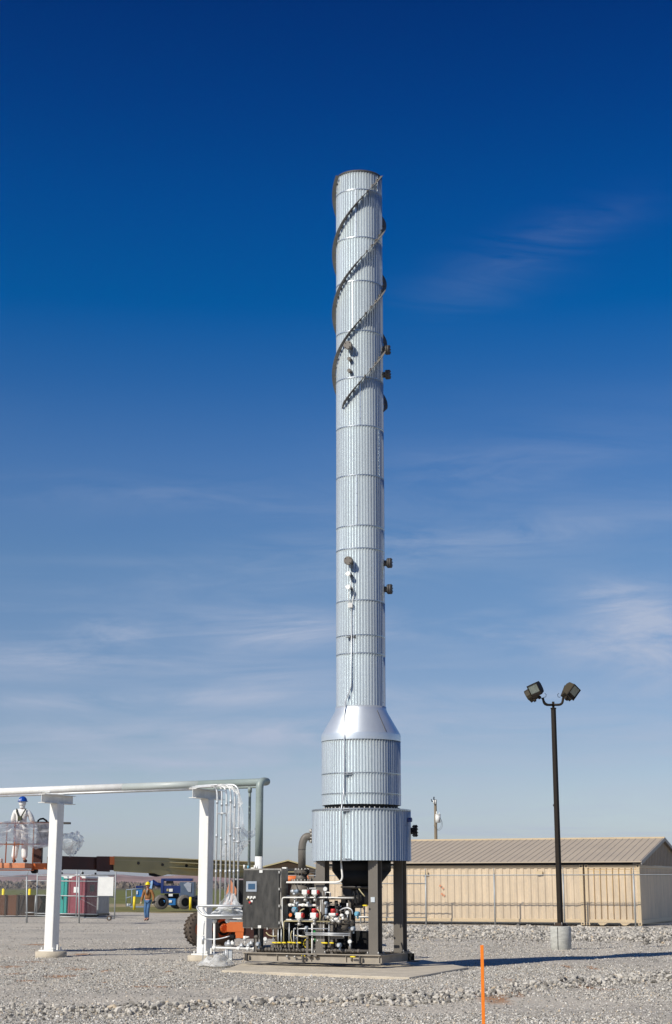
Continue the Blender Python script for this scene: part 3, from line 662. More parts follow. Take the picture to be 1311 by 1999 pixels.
# ================================================================== PORTABLE TOILETS, SKIP, BOLLARDS
def toilet(label, px, base, yaw, Y, shell, grp='portable toilets behind the gate'):
    p = at(px, base, Y); t = thing('portable_toilet', label, 'portable toilet', (p.x, p.y, 0), 0, grp)
    ex = Vector((math.cos(yaw), -math.sin(yaw), 0)); ey = Vector((math.sin(yaw), math.cos(yaw), 0)); A_ = (ex, ey, EZ); w, d, h = 1.08, 1.12, 2.02
    P = lambda a, b, z: Vector((p.x, p.y, 0)) + ex * a + ey * b + EZ * z
    m = MB(); m.box(P(0, 0, .12 + (h - .12) / 2), (w, d, h - .12), A_)
    for s in (-1, 1):
        m.box(P(s * (w / 2 - .06), -d / 2 - .012, 1.1), (.12, .03, 1.8), A_)
        for b in (-.3, .05, .38): m.box(P(s * (w / 2 + .008), b, 1.05), (.03, .12, 1.7), A_)
    bevel(m.build('shell', shell, t), .02)
    m = MB(); m.box(P(0, -d / 2 - .018, 1.03), (.70, .035, 1.72), A_); dr = bevel(m.build('door', shell, t), .012)
    m = MB(); m.box(P(.0, -d / 2 - .045, 1.42), (.34, .02, .30), A_); m.build('notice', M_WPLAS, dr)
    m = MB(); m.box(P(.28, -d / 2 - .05, 1.0), (.05, .04, .16), A_); m.build('latch', M_BLACK, dr)
    m = MB(); m.box(P(0, 0, .06), (w + .04, d + .06, .12), A_); m.build('skid_base', M_BLACK, t)
    m = MB(); poly = [(-w / 2 - .03, 0), (-w / 2, .10), (-w / 4, .19), (0, .22), (w / 4, .19), (w / 2, .10), (w / 2 + .03, 0)]
    m.prism([P(a, -d / 2 - .04, h + z - .01) for a, z in poly], ey * (d + .08)); bevel(m.build('roof', M_WPLAS, t), .015)
    m = MB(); m.prism([P(a, -d / 2 - .05, h + z - .005) for a, z in [(-.38, -.09), (.38, -.09), (.3, .08), (0, .14), (-.3, .08)]], ey * .03); m.build('roof_panel', shell, t)
    m = MB(); m.cyl(P(-.30, .32, h), P(-.30, .32, h + .34), .055, n=10); m.build('vent_pipe', M_BLACK, t)
    m = MB(); m.box(P(w / 2 + .015, .05, 1.5), (.02, .4, .35), A_); m.build('vent_grille', M_STEELD, t)
    return t
toilet('teal portable toilet half hidden behind the left white post', 121, 1788, math.radians(18), 88, M_TEAL)
toilet('maroon portable toilet with white notice behind the rolling gate', 160, 1788, math.radians(27), 86.5, M_MAROON)
toilet('grey portable toilet mostly hidden behind the maroon one', 186, 1787, math.radians(24), 91, mat('grey_plastic', (.33, .34, .33), .5))
sk0 = at(38, 1790, 88); skd = thing('dumpster', 'rusty brown open dumpster with dark sloped end behind the left fence', 'dumpster', (sk0.x, sk0.y, 0))
q = lambda px, z, d=0: Vector((at(px, 1780, 88 + d).x, 88 + d, z))
m = MB(); m.prism([q(-40, .06), q(33, .06), q(33, 1.13), q(-40, 1.13)], (0.6, 2.2, 0)); bevel(m.build('side_wall', M_RUSTB, skd), .02)
for px in (9.5, -14, 32.5): m = MB(); m.box(q(px, .6, -.03), (.10, .09, 1.12)); m.build('rib', M_RUSTD, skd)
m = MB(); m.prism([q(33.5, .06), q(70, .06), q(82, .78), q(77, 1.0), q(82, 1.13), q(33.5, 1.13)], (.6, 2.2, 0)); bevel(m.build('sloped_end', M_RUSTD, skd), .02)
m = MB(); m.tube([q(36, 1.16, -.05), q(38, 1.25, -.05), q(42, 1.22, -.05), q(44, 1.08, -.05), q(40, .6, -.06), q(37, .3, -.06)], .02, 6); m.build('chain', M_STEELD, skd)
for px, lab in ((5.5, 'yellow bollard top left behind the dumpster'), (57, 'yellow bollard behind the dark end of the dumpster')):
    p = at(px, 1752, 97); m = MB(); m.cyl((p.x, p.y, 0), (p.x, p.y, 1.42), .085, n=12); m.ball((p.x, p.y, 1.42), .085, 10, (1, 1, .6)); tag(m.build('bollard', M_YEL), lab, 'bollard', 'yellow bollards by the field')
# ================================================================== THE STACK
TX, TY = at(706, 1880, 33.6).x, 33.6
def zt(py, px=703, off=0.0): return at(px, py, TY + off).z       # height of a photo row on the stack's axis plane
T0 = Vector((TX, TY, 0))
stack = thing('exhaust_stack', 'very tall shiny ribbed metal stack with spiral fins on steel legs', 'stack', (TX, TY, 0))
R1, R2, R3 = .525, .835, 1.035
def silh(py, R): return zt(py, off=0)
Z_TOP = zt(352); Z_NECK = zt(1386); Z_CONE = zt(1449); Z_MIDB = zt(1573); Z_DT = zt(1582); Z_DB = zt(1681)
def ribbed(R, z0, z1, n, amp=.010, thick=True, R1_=None):
    """open ribbed shell: narrow grooves between rounded ribs"""
    m = MB(); prof = []; per = 12
    for i in range(n * per):
        u = (i % per) / per; t = 2 * PI * i / (n * per)
        r = R - amp * math.cos(2 * PI * u)
        prof.append((math.cos(t) * r, math.sin(t) * r))
    k = len(prof); vs = [(TX + a, TY + b, z0) for a, b in prof] + [(TX + a, TY + b, z1) for a, b in prof]
    m.add(vs, [(i, (i + 1) % k, k + (i + 1) % k, k + i) for i in range(k)], True)
    vs = [(TX + a * (1 - .02 / R), TY + b * (1 - .02 / R), z1) for a, b in prof] + [(TX + a * (1 - .02 / R), TY + b * (1 - .02 / R), z0) for a, b in prof]
    m.add(vs, [(i, (i + 1) % k, k + (i + 1) % k, k + i) for i in range(k)], True)
    o = len(m.v) - 2 * k
    for top in (0, 1):
        for i in range(k):
            j = (i + 1) % k
            m.f.append((k + i, k + j, o + j, o + i) if top else (i, j, o + k + j, o + k + i)); m.sm.append(False); m.mi.append(0)
    return m
bands = [388, 480, 564, 660, 750, 843, 938, 1035, 1079, 1179, 1246, 1281]
zb = [zt(b) for b in bands]
cuts = [Z_TOP] + zb + [Z_NECK]
joints = [Z_TOP, zb[0], zb[1], zb[2], zb[3], zb[4], zb[5], zb[6], zb[7], zb[9], zb[11], Z_NECK]
for i in range(len(joints) - 1):
    ribbed(R1 + .003 * (i % 2), joints[i + 1] - .03, joints[i], 52, .0065).build('shell_section', M_ALU, stack, rec=False)
def band(z, R, h=.020, name='strap_band', mt=None, t=.010, par=None):
    m = MB(); n = 72; vs = []
    for (r, zz_) in ((R, z - h / 2), (R + t, z - h / 2), (R + t, z + h / 2), (R, z + h / 2)):
        for i in range(n): a = 2 * PI * i / n; vs.append((TX + math.cos(a) * r, TY + math.sin(a) * r, zz_))
    m.add(vs, [(a * n + i, a * n + (i + 1) % n, ((a + 1) % 4) * n + (i + 1) % n, ((a + 1) % 4) * n + i) for a in range(4) for i in range(n)], False)
    return m.build(name, mt or M_BAND, par or stack)
for i in range(len(joints) - 1):      # lap seams with rivets, staggered from section to section
    a = math.radians(-38 + (i % 3) * 9 - (i % 2) * 70); d = Vector((math.cos(a), math.sin(a), 0)); t_ = Vector((-d.y, d.x, 0)); z0_, z1_ = joints[i + 1] + .02, joints[i] - .02
    m = MB(); m.box(T0 + d * (R1 + .007) + EZ * ((z0_ + z1_) / 2), (.006, .022, z1_ - z0_), (d, t_, EZ)); sm_ = m.build('lap_seam', M_ALUF, stack)
    m = MB(); k_ = int((z1_ - z0_) / .22)
    for q in range(k_): m.ball(T0 + d * (R1 + .011) + EZ * (z0_ + (q + .5) * (z1_ - z0_) / k_), .007, 6)
    m.build('rivets', M_STEELD, sm_)['kind'] = 'stuff'
for z in zb: band(z, R1 + .0, .018, t=.011)
def rev(name, prof, m, par, n=96):
    q = MB(); vs = [(TX + math.cos(2 * PI * i / n) * r, TY + math.sin(2 * PI * i / n) * r, z) for r, z in prof for i in range(n)]
    q.add(vs, [(a * n + i, a * n + (i + 1) % n, (a + 1) * n + (i + 1) % n, (a + 1) * n + i) for a in range(len(prof) - 1) for i in range(n)], True); return q.build(name, m, par)
# inner liner, cap ring, neck flashing, cone
rev('inner_liner', [(R1 - .05, Z_TOP - 2), (R1 - .05, Z_TOP - .01)], M_STEELD, stack)
rev('top_rim', [(R1 - .03, Z_TOP - .02), (R1 - .03, Z_TOP + .012), (R1 + .012, Z_TOP + .012), (R1 + .012, Z_TOP - .025)], M_STEELD, stack)
rev('neck_flashing', [(R1 + .010, Z_NECK + .05), (R1 + .022, Z_NECK + .05), (R1 + .022, Z_NECK - .01), (R1 + .034, Z_NECK - .03)], M_ALUF, stack)
cone = rev('cone', [(R1 + .03, Z_NECK - .015), (R1 + .045, Z_NECK - .06), (R2 + .005, Z_CONE + .16), (R2 + .012, Z_CONE + .13), (R2 + .014, Z_CONE - .0)], M_ALUF, stack)
md = cone.modifiers.new('edges', 'EDGE_SPLIT'); md.split_angle = math.radians(18)
m = MB()
for dg in (-72, -108, 12, -30): # seams
    pass
for dg, dg2 in ((-106, -116), (-54, -52)):
    pts = []
    for q in range(13):
        u = q / 12; a = math.radians(dg + (dg2 - dg) * u); r_ = R1 + .048 + (R2 + .008 - R1 - .045) * u
        pts.append((TX + math.cos(a) * r_, TY + math.sin(a) * r_, Z_NECK - .06 + (Z_CONE + .16 - Z_NECK + .06) * u))
    m = MB(); m.tube(pts, .007, 5); m.build('cone_seam', M_STEELD, cone)
ribbed(R2, Z_MIDB, Z_CONE + .02, 82, .008).build('middle_drum', M_ALU, stack, rec=False)
zm = [zt(1513), zt(1552)]
for z in zm: band(z, R2, .016, t=.011)
ribbed(R3, Z_DB, Z_DT, 92, .0095).build('base_drum', M_ALU, stack, rec=False)
band(Z_DT - .01, R3 - .0, .03, 'drum_rim', M_BAND, .014)
rev('drum_lid', [(.3, Z_DT - .02), (R3 - .01, Z_DT - .015)], M_ALUF, stack)
rev('neck_gap', [(R2 - .06, Z_DT - .02), (R2 - .06, Z_MIDB + .1)], M_BLACK, stack)
rev('drum_floor', [(.02, Z_DB + .03), (R3 - .015, Z_DB + .03)], M_BLACK, stack)
m = MB()
for i in range(46):
    a = 2 * PI * i / 46; m.cyl((TX + math.cos(a) * .80, TY + math.sin(a) * .80, Z_DT - .01), (TX + math.cos(a) * .80, TY + math.sin(a) * .80, Z_DT + .045), .014, n=6)
bo = m.build('bolt_ring', M_BOLT, stack); bo['kind'] = 'stuff'
m = MB()       # rivets round the drums
for i in range(92):
    a = 2 * PI * (i + .5) / 92
    if i % 4 == 0: m.ball((TX + math.cos(a) * (R3 + .006), TY + math.sin(a) * (R3 + .006), zt(1613)), .009, 6)
bo = m.build('rivet_row', M_STEELD, stack); bo['kind'] = 'stuff'
# ---- helical fins (three starts)
PITCHH = 4.35; ZS0 = zt(797, off=-.4)
def angle_at(px, py): pass
TH0 = math.radians(-90 - 46)      # first fin ends left of front
def fin(th0, z0, z1, gap=None):
    n = int((z1 - z0) / .045); vs = []; m = MB()
    for i in range(n + 1):
        z = z0 + (z1 - z0) * i / n; th = th0 + 2 * PI * (z - z0) / PITCHH; c, s = math.cos(th), math.sin(th)
        w = .098 * min(1, (i + .8) / 3)
        for r in (R1 + .014, R1 + .014 + w * .9):
            for dz in (-.006, .006): vs.append((TX + c * r, TY + s * r, z + dz))
    fs = []
    for i in range(n):
        a = i * 4; b = a + 4
        fs += [(a, a + 2, b + 2, b), (a + 1, b + 1, b + 3, a + 3), (a + 2, a + 3, b + 3, b + 2)]
    fs += [(0, 1, 3, 2), (n * 4, n * 4 + 2, n * 4 + 3, n * 4 + 1)]
    m.add(vs, fs, False)
    return m
ZF1 = Z_TOP - .03
for k in range(3):
    th = TH0 + k * 2 * PI / 3
    zbrk = ZF1 - 1.22 if k == 0 else None
    segs = [(ZS0, ZF1)]
    # find front-left crossing near photo (660,450) and leave the small gap there
    if k == 2: segs = [(ZS0, ZF1)]
    for (a, b) in segs:
        fo_ = fin(th + 2 * PI * (a - ZS0) / PITCHH, a, b).build('spiral_fin', M_STRAKE, stack)
        c = MB()
        zc_ = a + .2
        while zc_ < b - .1:
            tt = th + 2 * PI * (zc_ - ZS0) / PITCHH; cc, ss = math.cos(tt), math.sin(tt)
            c.box((TX + cc * (R1 + .02), TY + ss * (R1 + .02), zc_ + .02), (.05, .035, .035), (Vector((cc, ss, 0)), Vector((-ss, cc, 0)), EZ)); zc_ += .165
        cl = c.build('fin_clips', M_STRAKE, fo_); cl['kind'] = 'stuff'
# ---- nozzles
def radial(az): return Vector((math.cos(az), math.sin(az), 0))
def nozzle(px, py, az, R, rp, rf, ln, mt=M_STEEL, bolts=8, name='flanged_nozzle', dz=0):
    d = radial(az); zz_ = at(px, py, TY + d.y * (R + ln)).z + dz; p = Vector((TX, TY, zz_)) + d * R
    m = MB(); m.cyl(p - d * .05, p + d * (ln - .05), rp, n=16)
    o = m.build(name, mt, stack)
    m = MB(); m.cyl(p + d * (ln - .085), p + d * (ln - .05), rf, n=20); m.cyl(p + d * (ln - .045), p + d * ln, rf, n=20); m.build('flange', mt, o)
    m = MB(); u = EZ; v = d.cross(u)
    for i in range(bolts):
        a = 2 * PI * (i + .5) / bolts; c = p + (u * math.sin(a) + v * math.cos(a)) * rf * .78
        m.cyl(c + d * (ln - .105), c + d * (ln + .018), rf * .105, n=6)
    b = m.build('bolts', M_STEELD, o); b['kind'] = 'stuff'
    return o
AF = math.radians(-90 - 24); AR = math.radians(-12)
nozzle(681, 673, AF, R1, .055, .092, .17, bolts=4); nozzle(682, 1094, AF, R1, .055, .092, .17, bolts=4)
for px, py in ((748, 683), (750, 731), (753, 1099), (753, 1150)): nozzle(px, py, AR, R1, .065, .110, .165, M_STEELD)
for py in (700, 723): nozzle(683, py, AF, R1, .030, .043, .09, M_STEEL, 0 or 4, 'small_nozzle')
for py in (1121, 1147):
    d = radial(AF); z = at(684, py, TY + d.y * .6).z; p = Vector((TX, TY, z)) + d * R1
    m = MB(); m.cyl(p - d * .02, p + d * .10, .035, n=12); o = m.build('thermocouple_head', M_STEELD, stack)
    m = MB(); m.cyl(p + d * .10, p + d * .16, .05, n=12); m.cyl(p + d * .12 + Vector((-.07, 0, 0)), p + d * .12 + Vector((.02, 0, 0)), .025, n=8); m.build('cap', M_WPIPE, o)
d = radial(AF); pz = lambda py: at(686, py, TY - .5).z
m = MB(); b_ = T0 + d * (R1 + .05)
m.tube([b_ + EZ * pz(1125), b_ + Vector((.02, -.03, pz(1135))), b_ + Vector((.05, -.02, pz(1148))), b_ + Vector((.09, -.01, pz(1155))), b_ + Vector((.06, 0, pz(1172))), b_ + Vector((.03, 0, pz(1180)))], .008, 5)
m.tube([b_ + Vector((-.01, -.02, pz(1152))), b_ + Vector((-.04, -.01, pz(1162))), b_ + Vector((-.0, 0, pz(1180)))], .008, 5)
m.build('looped_cable', M_WPIPE, stack)
m = MB(); m.box(b_ + EZ * pz(1182) + Vector((0, .0, 0)), (.10, .06, .10)); m.build('junction_box', M_WPIPE, stack)
# conduit with brackets: up the stack, out round the drums
def surf(px, py, R, gap=.035):
    """point on the stack's surface seen at a photo position"""
    r = ray(px, py); dx, dy = r.x / r.y, 1.0
    A_ = dx * dx + 1; B_ = -2 * (dx * TX + TY); C_ = TX * TX + TY * TY - (R + gap) ** 2
    y = (-B_ - math.sqrt(max(0, B_ * B_ - 4 * A_ * C_))) / (2 * A_); return Vector((dx * y, y, at(px, py, y).z))
m = MB()
m.tube(rounded([surf(686, 1186, R1, .03), surf(685.5, 1330, R1, .03), surf(685, 1342, R1, .03), surf(673, 1370, R1 + .03, .03), surf(672.3, 1388, R1 + .05, .03), surf(672, 1435, R2, .03), surf(672, 1460, R2, .03), surf(671, 1546, R2, .03), surf(666, 1578, R3, .04), surf(665.5, 1600, R3, .03), surf(665.5, 1684, R3, .03)], .1, 4), .014, 8)
cd_ = m.build('riser_conduit', M_GALV, stack)
for px, py, R in ((683, 1243, R1), (678, 1510, R2), (673, 1581, R3), (674, 1678, R3)):
    c = surf(px, py, R, .03); m = MB()
    m.box(c + Vector((.02, 0, .018)), (.20, .03, .012)); m.box(c + Vector((.02, 0, -.018)), (.20, .03, .012)); m.box(c + Vector((.10, 0, 0)), (.012, .03, .05)); m.box(c + Vector((-.0, .02, 0)), (.012, .05, .05)); m.build('conduit_bracket', M_STEELD if py < 1400 else M_GALV, stack)
# base drum fittings
d = radial(math.radians(-22)); p = Vector((TX, TY, zt(1602))) + d * (R3 - .02)
m = MB(); m.cyl(p, p + d * .11, .045, n=14); m.build('blue_cap', M_BLUE, stack)
nozzle(806, 1622, math.radians(-4), R3, .07, .125, .14, M_BLACK, name='manway_flange')
# ---- legs and skid frame
LEG = .605
def hbeam(m, c, w, dpt, z0, z1, tf=.014, tw=.012):
    for s in (-1, 1): m.box(c + E2 * (s * (dpt / 2 - tf / 2)) + EZ * ((z0 + z1) / 2), (w, tf, z1 - z0), AX)
    m.box(c + EZ * ((z0 + z1) / 2), (tw, dpt - 2 * tf, z1 - z0), AX)
SKT = .27
for i, j in ((1, -1), (1, 1), (-1, -1), (-1, 1)):
    c = T0 + E1 * (i * LEG) + E2 * (j * LEG)
    m = MB(); hbeam(m, c, .21, .21, SKT + .02, Z_DB + .03); leg = m.build('leg', M_STEEL, stack)
    m = MB(); m.box(c + EZ * (SKT + .012), (.30, .30, .024), AX)
    m.build('base_plate', M_STEEL, leg)
    m = MB()
    for a, b in ((-.12, -.12), (.12, -.12), (.12, .12), (-.12, .12)): m.cyl(c + E1 * a + E2 * b + EZ * SKT, c + E1 * a + E2 * b + EZ * (SKT + .06), .014, n=6)
    m.build('anchor_bolts', M_BOLT, leg)['kind'] = 'stuff'
c = T0 + E1 * LEG - E2 * (LEG + .115) + EZ * (at(738, 1756, 33).z)
m = MB(); m.box(c, (.09, .01, .10), AX); m.build('name_plate', M_ALUF, stack)
# burner box below the drum
zb0 = zt(1733); C0 = T0
m = MB(); m.cyl(C0 + EZ * (Z_DB + .03), C0 + EZ * (zt(1700)), .62, .62, n=28); m.cyl(C0 + EZ * zt(1700), C0 + EZ * zb0, .62, .34, n=28); m.build('burner_cone', M_BLACK, stack)
m = MB(); m.cyl(C0 + EZ * zb0, C0 + EZ * (zb0 + .03), .44, n=28); m.cyl(C0 + EZ * (zb0 - .35), C0 + EZ * zb0, .2, n=20); m.build('burner_flange', M_STEELD, stack)
def skp(u, v, z): return T0 + E1 * u + E2 * v + EZ * z        # skid frame coordinates
U0, U1, V0, V1 = -2.42, .79, -.76, .76
m = MB()
for v in (V0, V1):
    s = 1 if v > 0 else -1
    m.box(skp((U0 + U1) / 2, v - s * .055, (SKT + .10) / 2), (U1 - U0, .010, SKT - .10), AX)
    m.box(skp((U0 + U1) / 2, v - s * .055, SKT - .009), (U1 - U0, .12, .018), AX); m.box(skp((U0 + U1) / 2, v - s * .055, .10), (U1 - U0, .12, .018), AX)
for u in (U0, U1): s = 1 if u > 0 else -1; m.box(skp(u - s * .045, 0, (SKT + .10) / 2), (.010, V1 - V0 - .03, SKT - .10), AX); m.box(skp(u - s * .055, 0, SKT - .012), (.10, V1 - V0 - .25, .018), AX)
for u in (-1.6, -.8, 0): m.box(skp(u, 0, (SKT + .10) / 2), (.01, V1 - V0 - .04, SKT - .13), AX)
m.build('skid_frame', M_DUSTY, stack)
for u in (U0 + .13, -.95, .35):
    m = MB(); m.box(skp(u, V0 - .035, .175), (.035, .05, .15), AX); m.box(skp(u - .07, V0 - .03, .15), (.14, .02, .02), AX); m.build('leveling_lug', M_STEELD, stack)
m = MB(); m.box(skp(U1 + .08, .55, .19), (.14, .02, .14), AX); m.box(skp(U1 + .10, .62, .10), (.2, .2, .016), AX); m.build('anchor_bracket', M_BLACK, stack)

# ================================================================== BIG ELBOW DUCT (air inlet) + BLOWER VALVE
duct = thing('inlet_duct', 'fat grey elbow duct with bolted flanges entering the stack drum', 'duct', skp(-1.2, .2, 0))
DY = TY + .25
def dp(px, py, dy=0): return at(px, py, DY + dy)
m = MB(); m.tube(rounded([dp(589, 1698), dp(589, 1633), dp(616, 1633)], .32, 10), .082, 20, caps=True); m.build('elbow_pipe', M_STEEL, duct)
m = MB(); m.cyl(dp(589, 1659), dp(589, 1657.5), .0835, n=20); m.build('weld_seam', M_STEELD, duct)
def flange_v(px, py, r, n, par, th=.035, mt=M_STEEL, name='flange'):
    c = dp(px, py); m = MB(); m.cyl(c + EZ * .004, c + EZ * th, r, n=24); m.cyl(c - EZ * th, c - EZ * .004, r, n=24); o = m.build(name, mt, par)
    m = MB()
    for i in range(n):
        a = 2 * PI * i / n; q = c + Vector((math.cos(a), math.sin(a), 0)) * r * .84; m.cyl(q - EZ * (th + .03), q + EZ * (th + .03), .013, n=6)
    m.build('bolts', M_BOLT, o)['kind'] = 'stuff'; return o
flange_v(589, 1701, .165, 12, duct)
m = MB(); m.cyl(dp(588, 1705), dp(588, 1722), .10, .15, n=20); m.build('reducer', M_STEEL, duct)
flange_v(588, 1722, .24, 16, duct, .03)
m = MB(); m.cyl(dp(588, 1725), dp(588, 1748), .20, .26, n=24); m.cyl(dp(588, 1748), dp(588, 1765), .26, .26, n=24); m.build('mixing_chamber', M_STEEL, duct)
c = dp(608, 1632); ex_ = Vector((1, .15, 0)).normalized()
m = MB(); m.cyl(c - ex_ * .02, c + ex_ * .03, .15, n=22); m.cyl(c + ex_ * .04, c + ex_ * .09, .15, n=22); fo_ = m.build('side_flange', M_STEEL, duct)
m = MB()
for i in range(10):
    a = 2 * PI * i / 10; q = c + (EZ * math.cos(a) + Vector((-.15, 1, 0)).normalized() * math.sin(a)) * .125; m.cyl(q - ex_ * .05, q + ex_ * .12, .014, n=6)
m.build('bolts', M_BOLT, fo_)['kind'] = 'stuff'
m = MB(); m.tube([dp(595, 1699, -.15), dp(600, 1698, -.12), dp(601, 1703, -.1), dp(596, 1712, -.1)], .02, 8); m.build('lift_handle', M_BLACK, duct)
m = MB(); c = skp(-1.02, .28, .95); m.box((dp(617, 1738)), (.17, .16, at(617, 1713, DY).z - at(617, 1763, DY).z), AX); m.build('side_box', M_STEEL, duct)
m = MB()
for u in (-1.35, -.95): m.box(skp(u, .25, .62), (.07, .07, .70), AX)
m.build('support_post', M_STEELD, duct)['kind'] = 'stuff'
# orange return hose bend behind
# ================================================================== CONTROL CABINET
SF = V0                                # photo positions on the skid's front plane
def sk(px, py, off=0.0):
    return onplane(px, py, skp(0, V0 + off, 0), E2)
cab = thing('control_cabinet', 'tall stainless steel control cabinet with small blue screen', 'cabinet', sk(511, 1810, .05))
CO = -.02
a, b = sk(474.5, 1812, CO), sk(548.5, 1694, CO); cz0, cz1 = sk(511, 1812.5, CO).z, sk(511, 1695.5, CO).z
ca = sk(473.8, 1750, CO); cb = sk(547.5, 1750, CO); CW = (cb - ca).length; cc = (ca + cb) / 2; CDp = .30
def cp_(u, v, z): return Vector((cc.x, cc.y, 0)) + E1 * u + E2 * v + EZ * z
m = MB(); m.box(cp_(0, CDp / 2 + .02, (cz0 + cz1) / 2), (CW, CDp, cz1 - cz0), AX); bevel(m.build('cabinet_body', M_INOXE, cab), .006)
m = MB(); m.box(cp_(-.012, 0, (cz0 + cz1) / 2), (CW - .045, .030, cz1 - cz0 - .05), AX); door = bevel(m.build('door', M_INOX, cab), .006, 2)
for z, n_ in ((cz1 - .03, 1), (cz0 + .035, 1)):
    m = MB(); m.box(cp_(-.01 if z > 1 else -.03, -.022, z - (.03 if z > .8 else -.0)), (.075, .014, .055), AX); m.build('latch_plate', M_WPLAS, door)
def cpx(px, py, off=-.018): return onplane(px, py, cp_(0, off, 0), E2)
a = cpx(480.5, 1720.5); b = cpx(501, 1741); c = (a + b) / 2
m = MB(); m.box(c, ((b - a).to_2d().length, .03, a.z - b.z), AX); scr = bevel(m.build('display_bezel', mat('bezel_grey', (.33, .37, .42), .4), door), .006)
a = cpx(484.2, 1725, -.036); b = cpx(497.3, 1736, -.036); c = (a + b) / 2
m = MB(); m.box(c, ((b - a).to_2d().length, .008, a.z - b.z), AX); m.build('screen', M_SCREEN, scr)
for px, py, mt in ((484.5, 1751.5, M_WPLAS), (490.5, 1751.5, M_WPLAS), (496.5, 1751.5, M_WPLAS), (490.8, 1759, M_WPLAS)):
    m = MB(); m.box(cpx(px, py, -.02), (.048, .008, .045), AX); m.build('legend_plate', mt, door)
for px, py, mt in ((483.5, 1754.5, M_CREAML), (490, 1753.5, M_WPLAS), (496, 1753.5, M_WPLAS), (488.3, 1761.5, M_RED)):
    c = cpx(px, py, -.02); m = MB(); m.cyl(c, c - E2 * .035, .016 if mt is not M_RED else .022, n=12); m.build('push_button', mt, door)
for py in (1702.5, 1735.5, 1768.5, 1801.5): c = cpx(545.2, py, -.01); m = MB(); m.box(c, (.03, .04, .05), AX); m.build('door_clamp', M_BOLT, door)
for px, py in ((492, 1812.5), (522, 1812.5)): c = cpx(px, py, .02); m = MB(); m.box(c, (.03, .04, .05), AX); m.build('door_clamp', M_BOLT, door)
m = MB(); m.box(cp_(CW / 2 - .05, .26, cz1 + .012), (.10, .06, .03), AX); m.box(cp_(-CW / 2 + .10, .26, cz1 + .012), (.10, .06, .03), AX); m.build('lifting_tab', M_WPLAS, cab)
m = MB()
for u in (-CW / 2 + .2, CW / 2 - .06): m.box(cp_(u, .22, (cz0 + .28) / 2), (.07, .06, cz0 - .28), AX)
m.build('cabinet_stand', M_BLACK, cab)['kind'] = 'stuff'
for px, s in ((476.5, .05), (484, .035), (497, .04), (501.5, .04)):
    m = MB(); c = cp_(0, .2, 0); q = onplane(px, 1690, c, E2); m.cyl(Vector((q.x, q.y, cz1)), Vector((q.x, q.y, cz1 + s + .03)), .022, n=8); m.build('hub_fitting', M_WPIPE if px > 490 or px < 480 else M_LBLUE, cab)

# ================================================================== FUEL TRAIN
ft = thing('fuel_train', 'crowded rack of pipes, valves, gauges and yellow handles on the skid', 'pipework', skp(-.9, V0 + .1, SKT))
FO = .10
def pipe(pts, r, mt, off=FO, name='pipe', rd=.05, n=8, par=None):
    P = [sk(x, y, off if len(q_) == 0 else q_[0]) for x, y, *q_ in pts]
    m = MB(); m.tube(rounded(P, rd, 4) if len(P) > 2 else P, r, n); return m.build(name, mt, par or ft)
# frame posts of the rack (angle steel)
for x0, yb, yt, o in ((500, 1874, 1828, .12), (600, 1878, 1818, .10), (656, 1880, 1758, .35), (683, 1878, 1812, .25), (648, 1880, 1795, .1), (641, 1880, 1800, .45), (510, 1870, 1812, .5), (560, 1876, 1760, .55), (630, 1878, 1730, .6)):
    a, b = sk(x0, yb, o), sk(x0, yt, o); a.z = SKT; m = MB(); m.box((a + Vector((a.x, a.y, b.z))) / 2, (.055, .055, b.z - SKT), AX); m.build('rack_post', M_STEEL if o < .3 else M_STEELD, ft)
# headers
pipe([(500, 1853, .1), (722, 1857, .1)], .030, M_STEEL, name='lower_header')
pipe([(520, 1864, .04), (700, 1866, .04)], .016, M_STEEL, name='drain_line')
pipe([(608, 1800, .12), (690, 1801, .12)], .036, M_STEEL, name='middle_header')
pipe([(563, 1766.5, .14), (640, 1768, .14)], .026, M_WPIPE, name='gas_line')
pipe([(557, 1795.5, .12), (617, 1796, .12)], .016, M_WPIPE, name='gas_line')
pipe([(554, 1815, .02), (550.5, 1800, .02), (550.5, 1752, .02), (640, 1752, .02), (690, 1753, .06)], .014, M_WPIPE, name='conduit')
pipe([(559, 1722.5, -.04), (663, 1722.5, -.04), (668.5, 1714, -.04), (667, 1700, -.04), (665.6, 1682, -.04)], .020, M_WPIPE, name='conduit', rd=.1)
pipe([(553.5, 1845, .0), (553.5, 1798, .0), (645, 1799, .0)], .012, M_CREAML, name='sense_line')
pipe([(580.5, 1850, -.01), (580.5, 1812.8, -.01), (644, 1813, -.01)], .011, M_GALV, name='sense_line')
for y in (1821.5, 1825): pipe([(596, y, -.02), (683, y + 1, -.02)], .013, M_GALV, name='tubing_run')
for x0, t in ((533, 1813), (542.5, 1813), (548.5, 1813), (564, 1802), (573, 1812)): pipe([(x0, 1853, .03), (x0 + .3, t, .03)], .011, M_GALV, name='tubing')
for x0, y0, y1, r, mt in ((609, 1802, 1868, .018, M_WPIPE), (626, 1750, 1850, .011, M_GALV), (631.5, 1800, 1850, .011, M_GALV), (642, 1800, 1848, .011, M_GALV), (624.5, 1745, 1795, .01, M_GALV), (629, 1740, 1800, .011, M_GALV), (618, 1752, 1766, .01, M_BLACK), (707.5, 1682, 1768, .020, M_GALV), (711, 1768, 1800, .014, M_GALV)):
    pipe([(x0, y0, .06 if x0 < 700 else .7), (x0, y1, .06 if x0 < 700 else .7)], r, mt, name='riser')
pipe([(555, 1750, .25), (600, 1748, .25)], .022, M_WPIPE, name='gas_line')
pipe([(600, 1735, .15), (633, 1734, .15)], .018, M_WPIPE, name='pilot_line')
pipe([(624, 1752, .1), (624, 1742, .1), (645, 1742, .1), (645, 1752, .1)], .013, M_WPIPE, name='pilot_line')
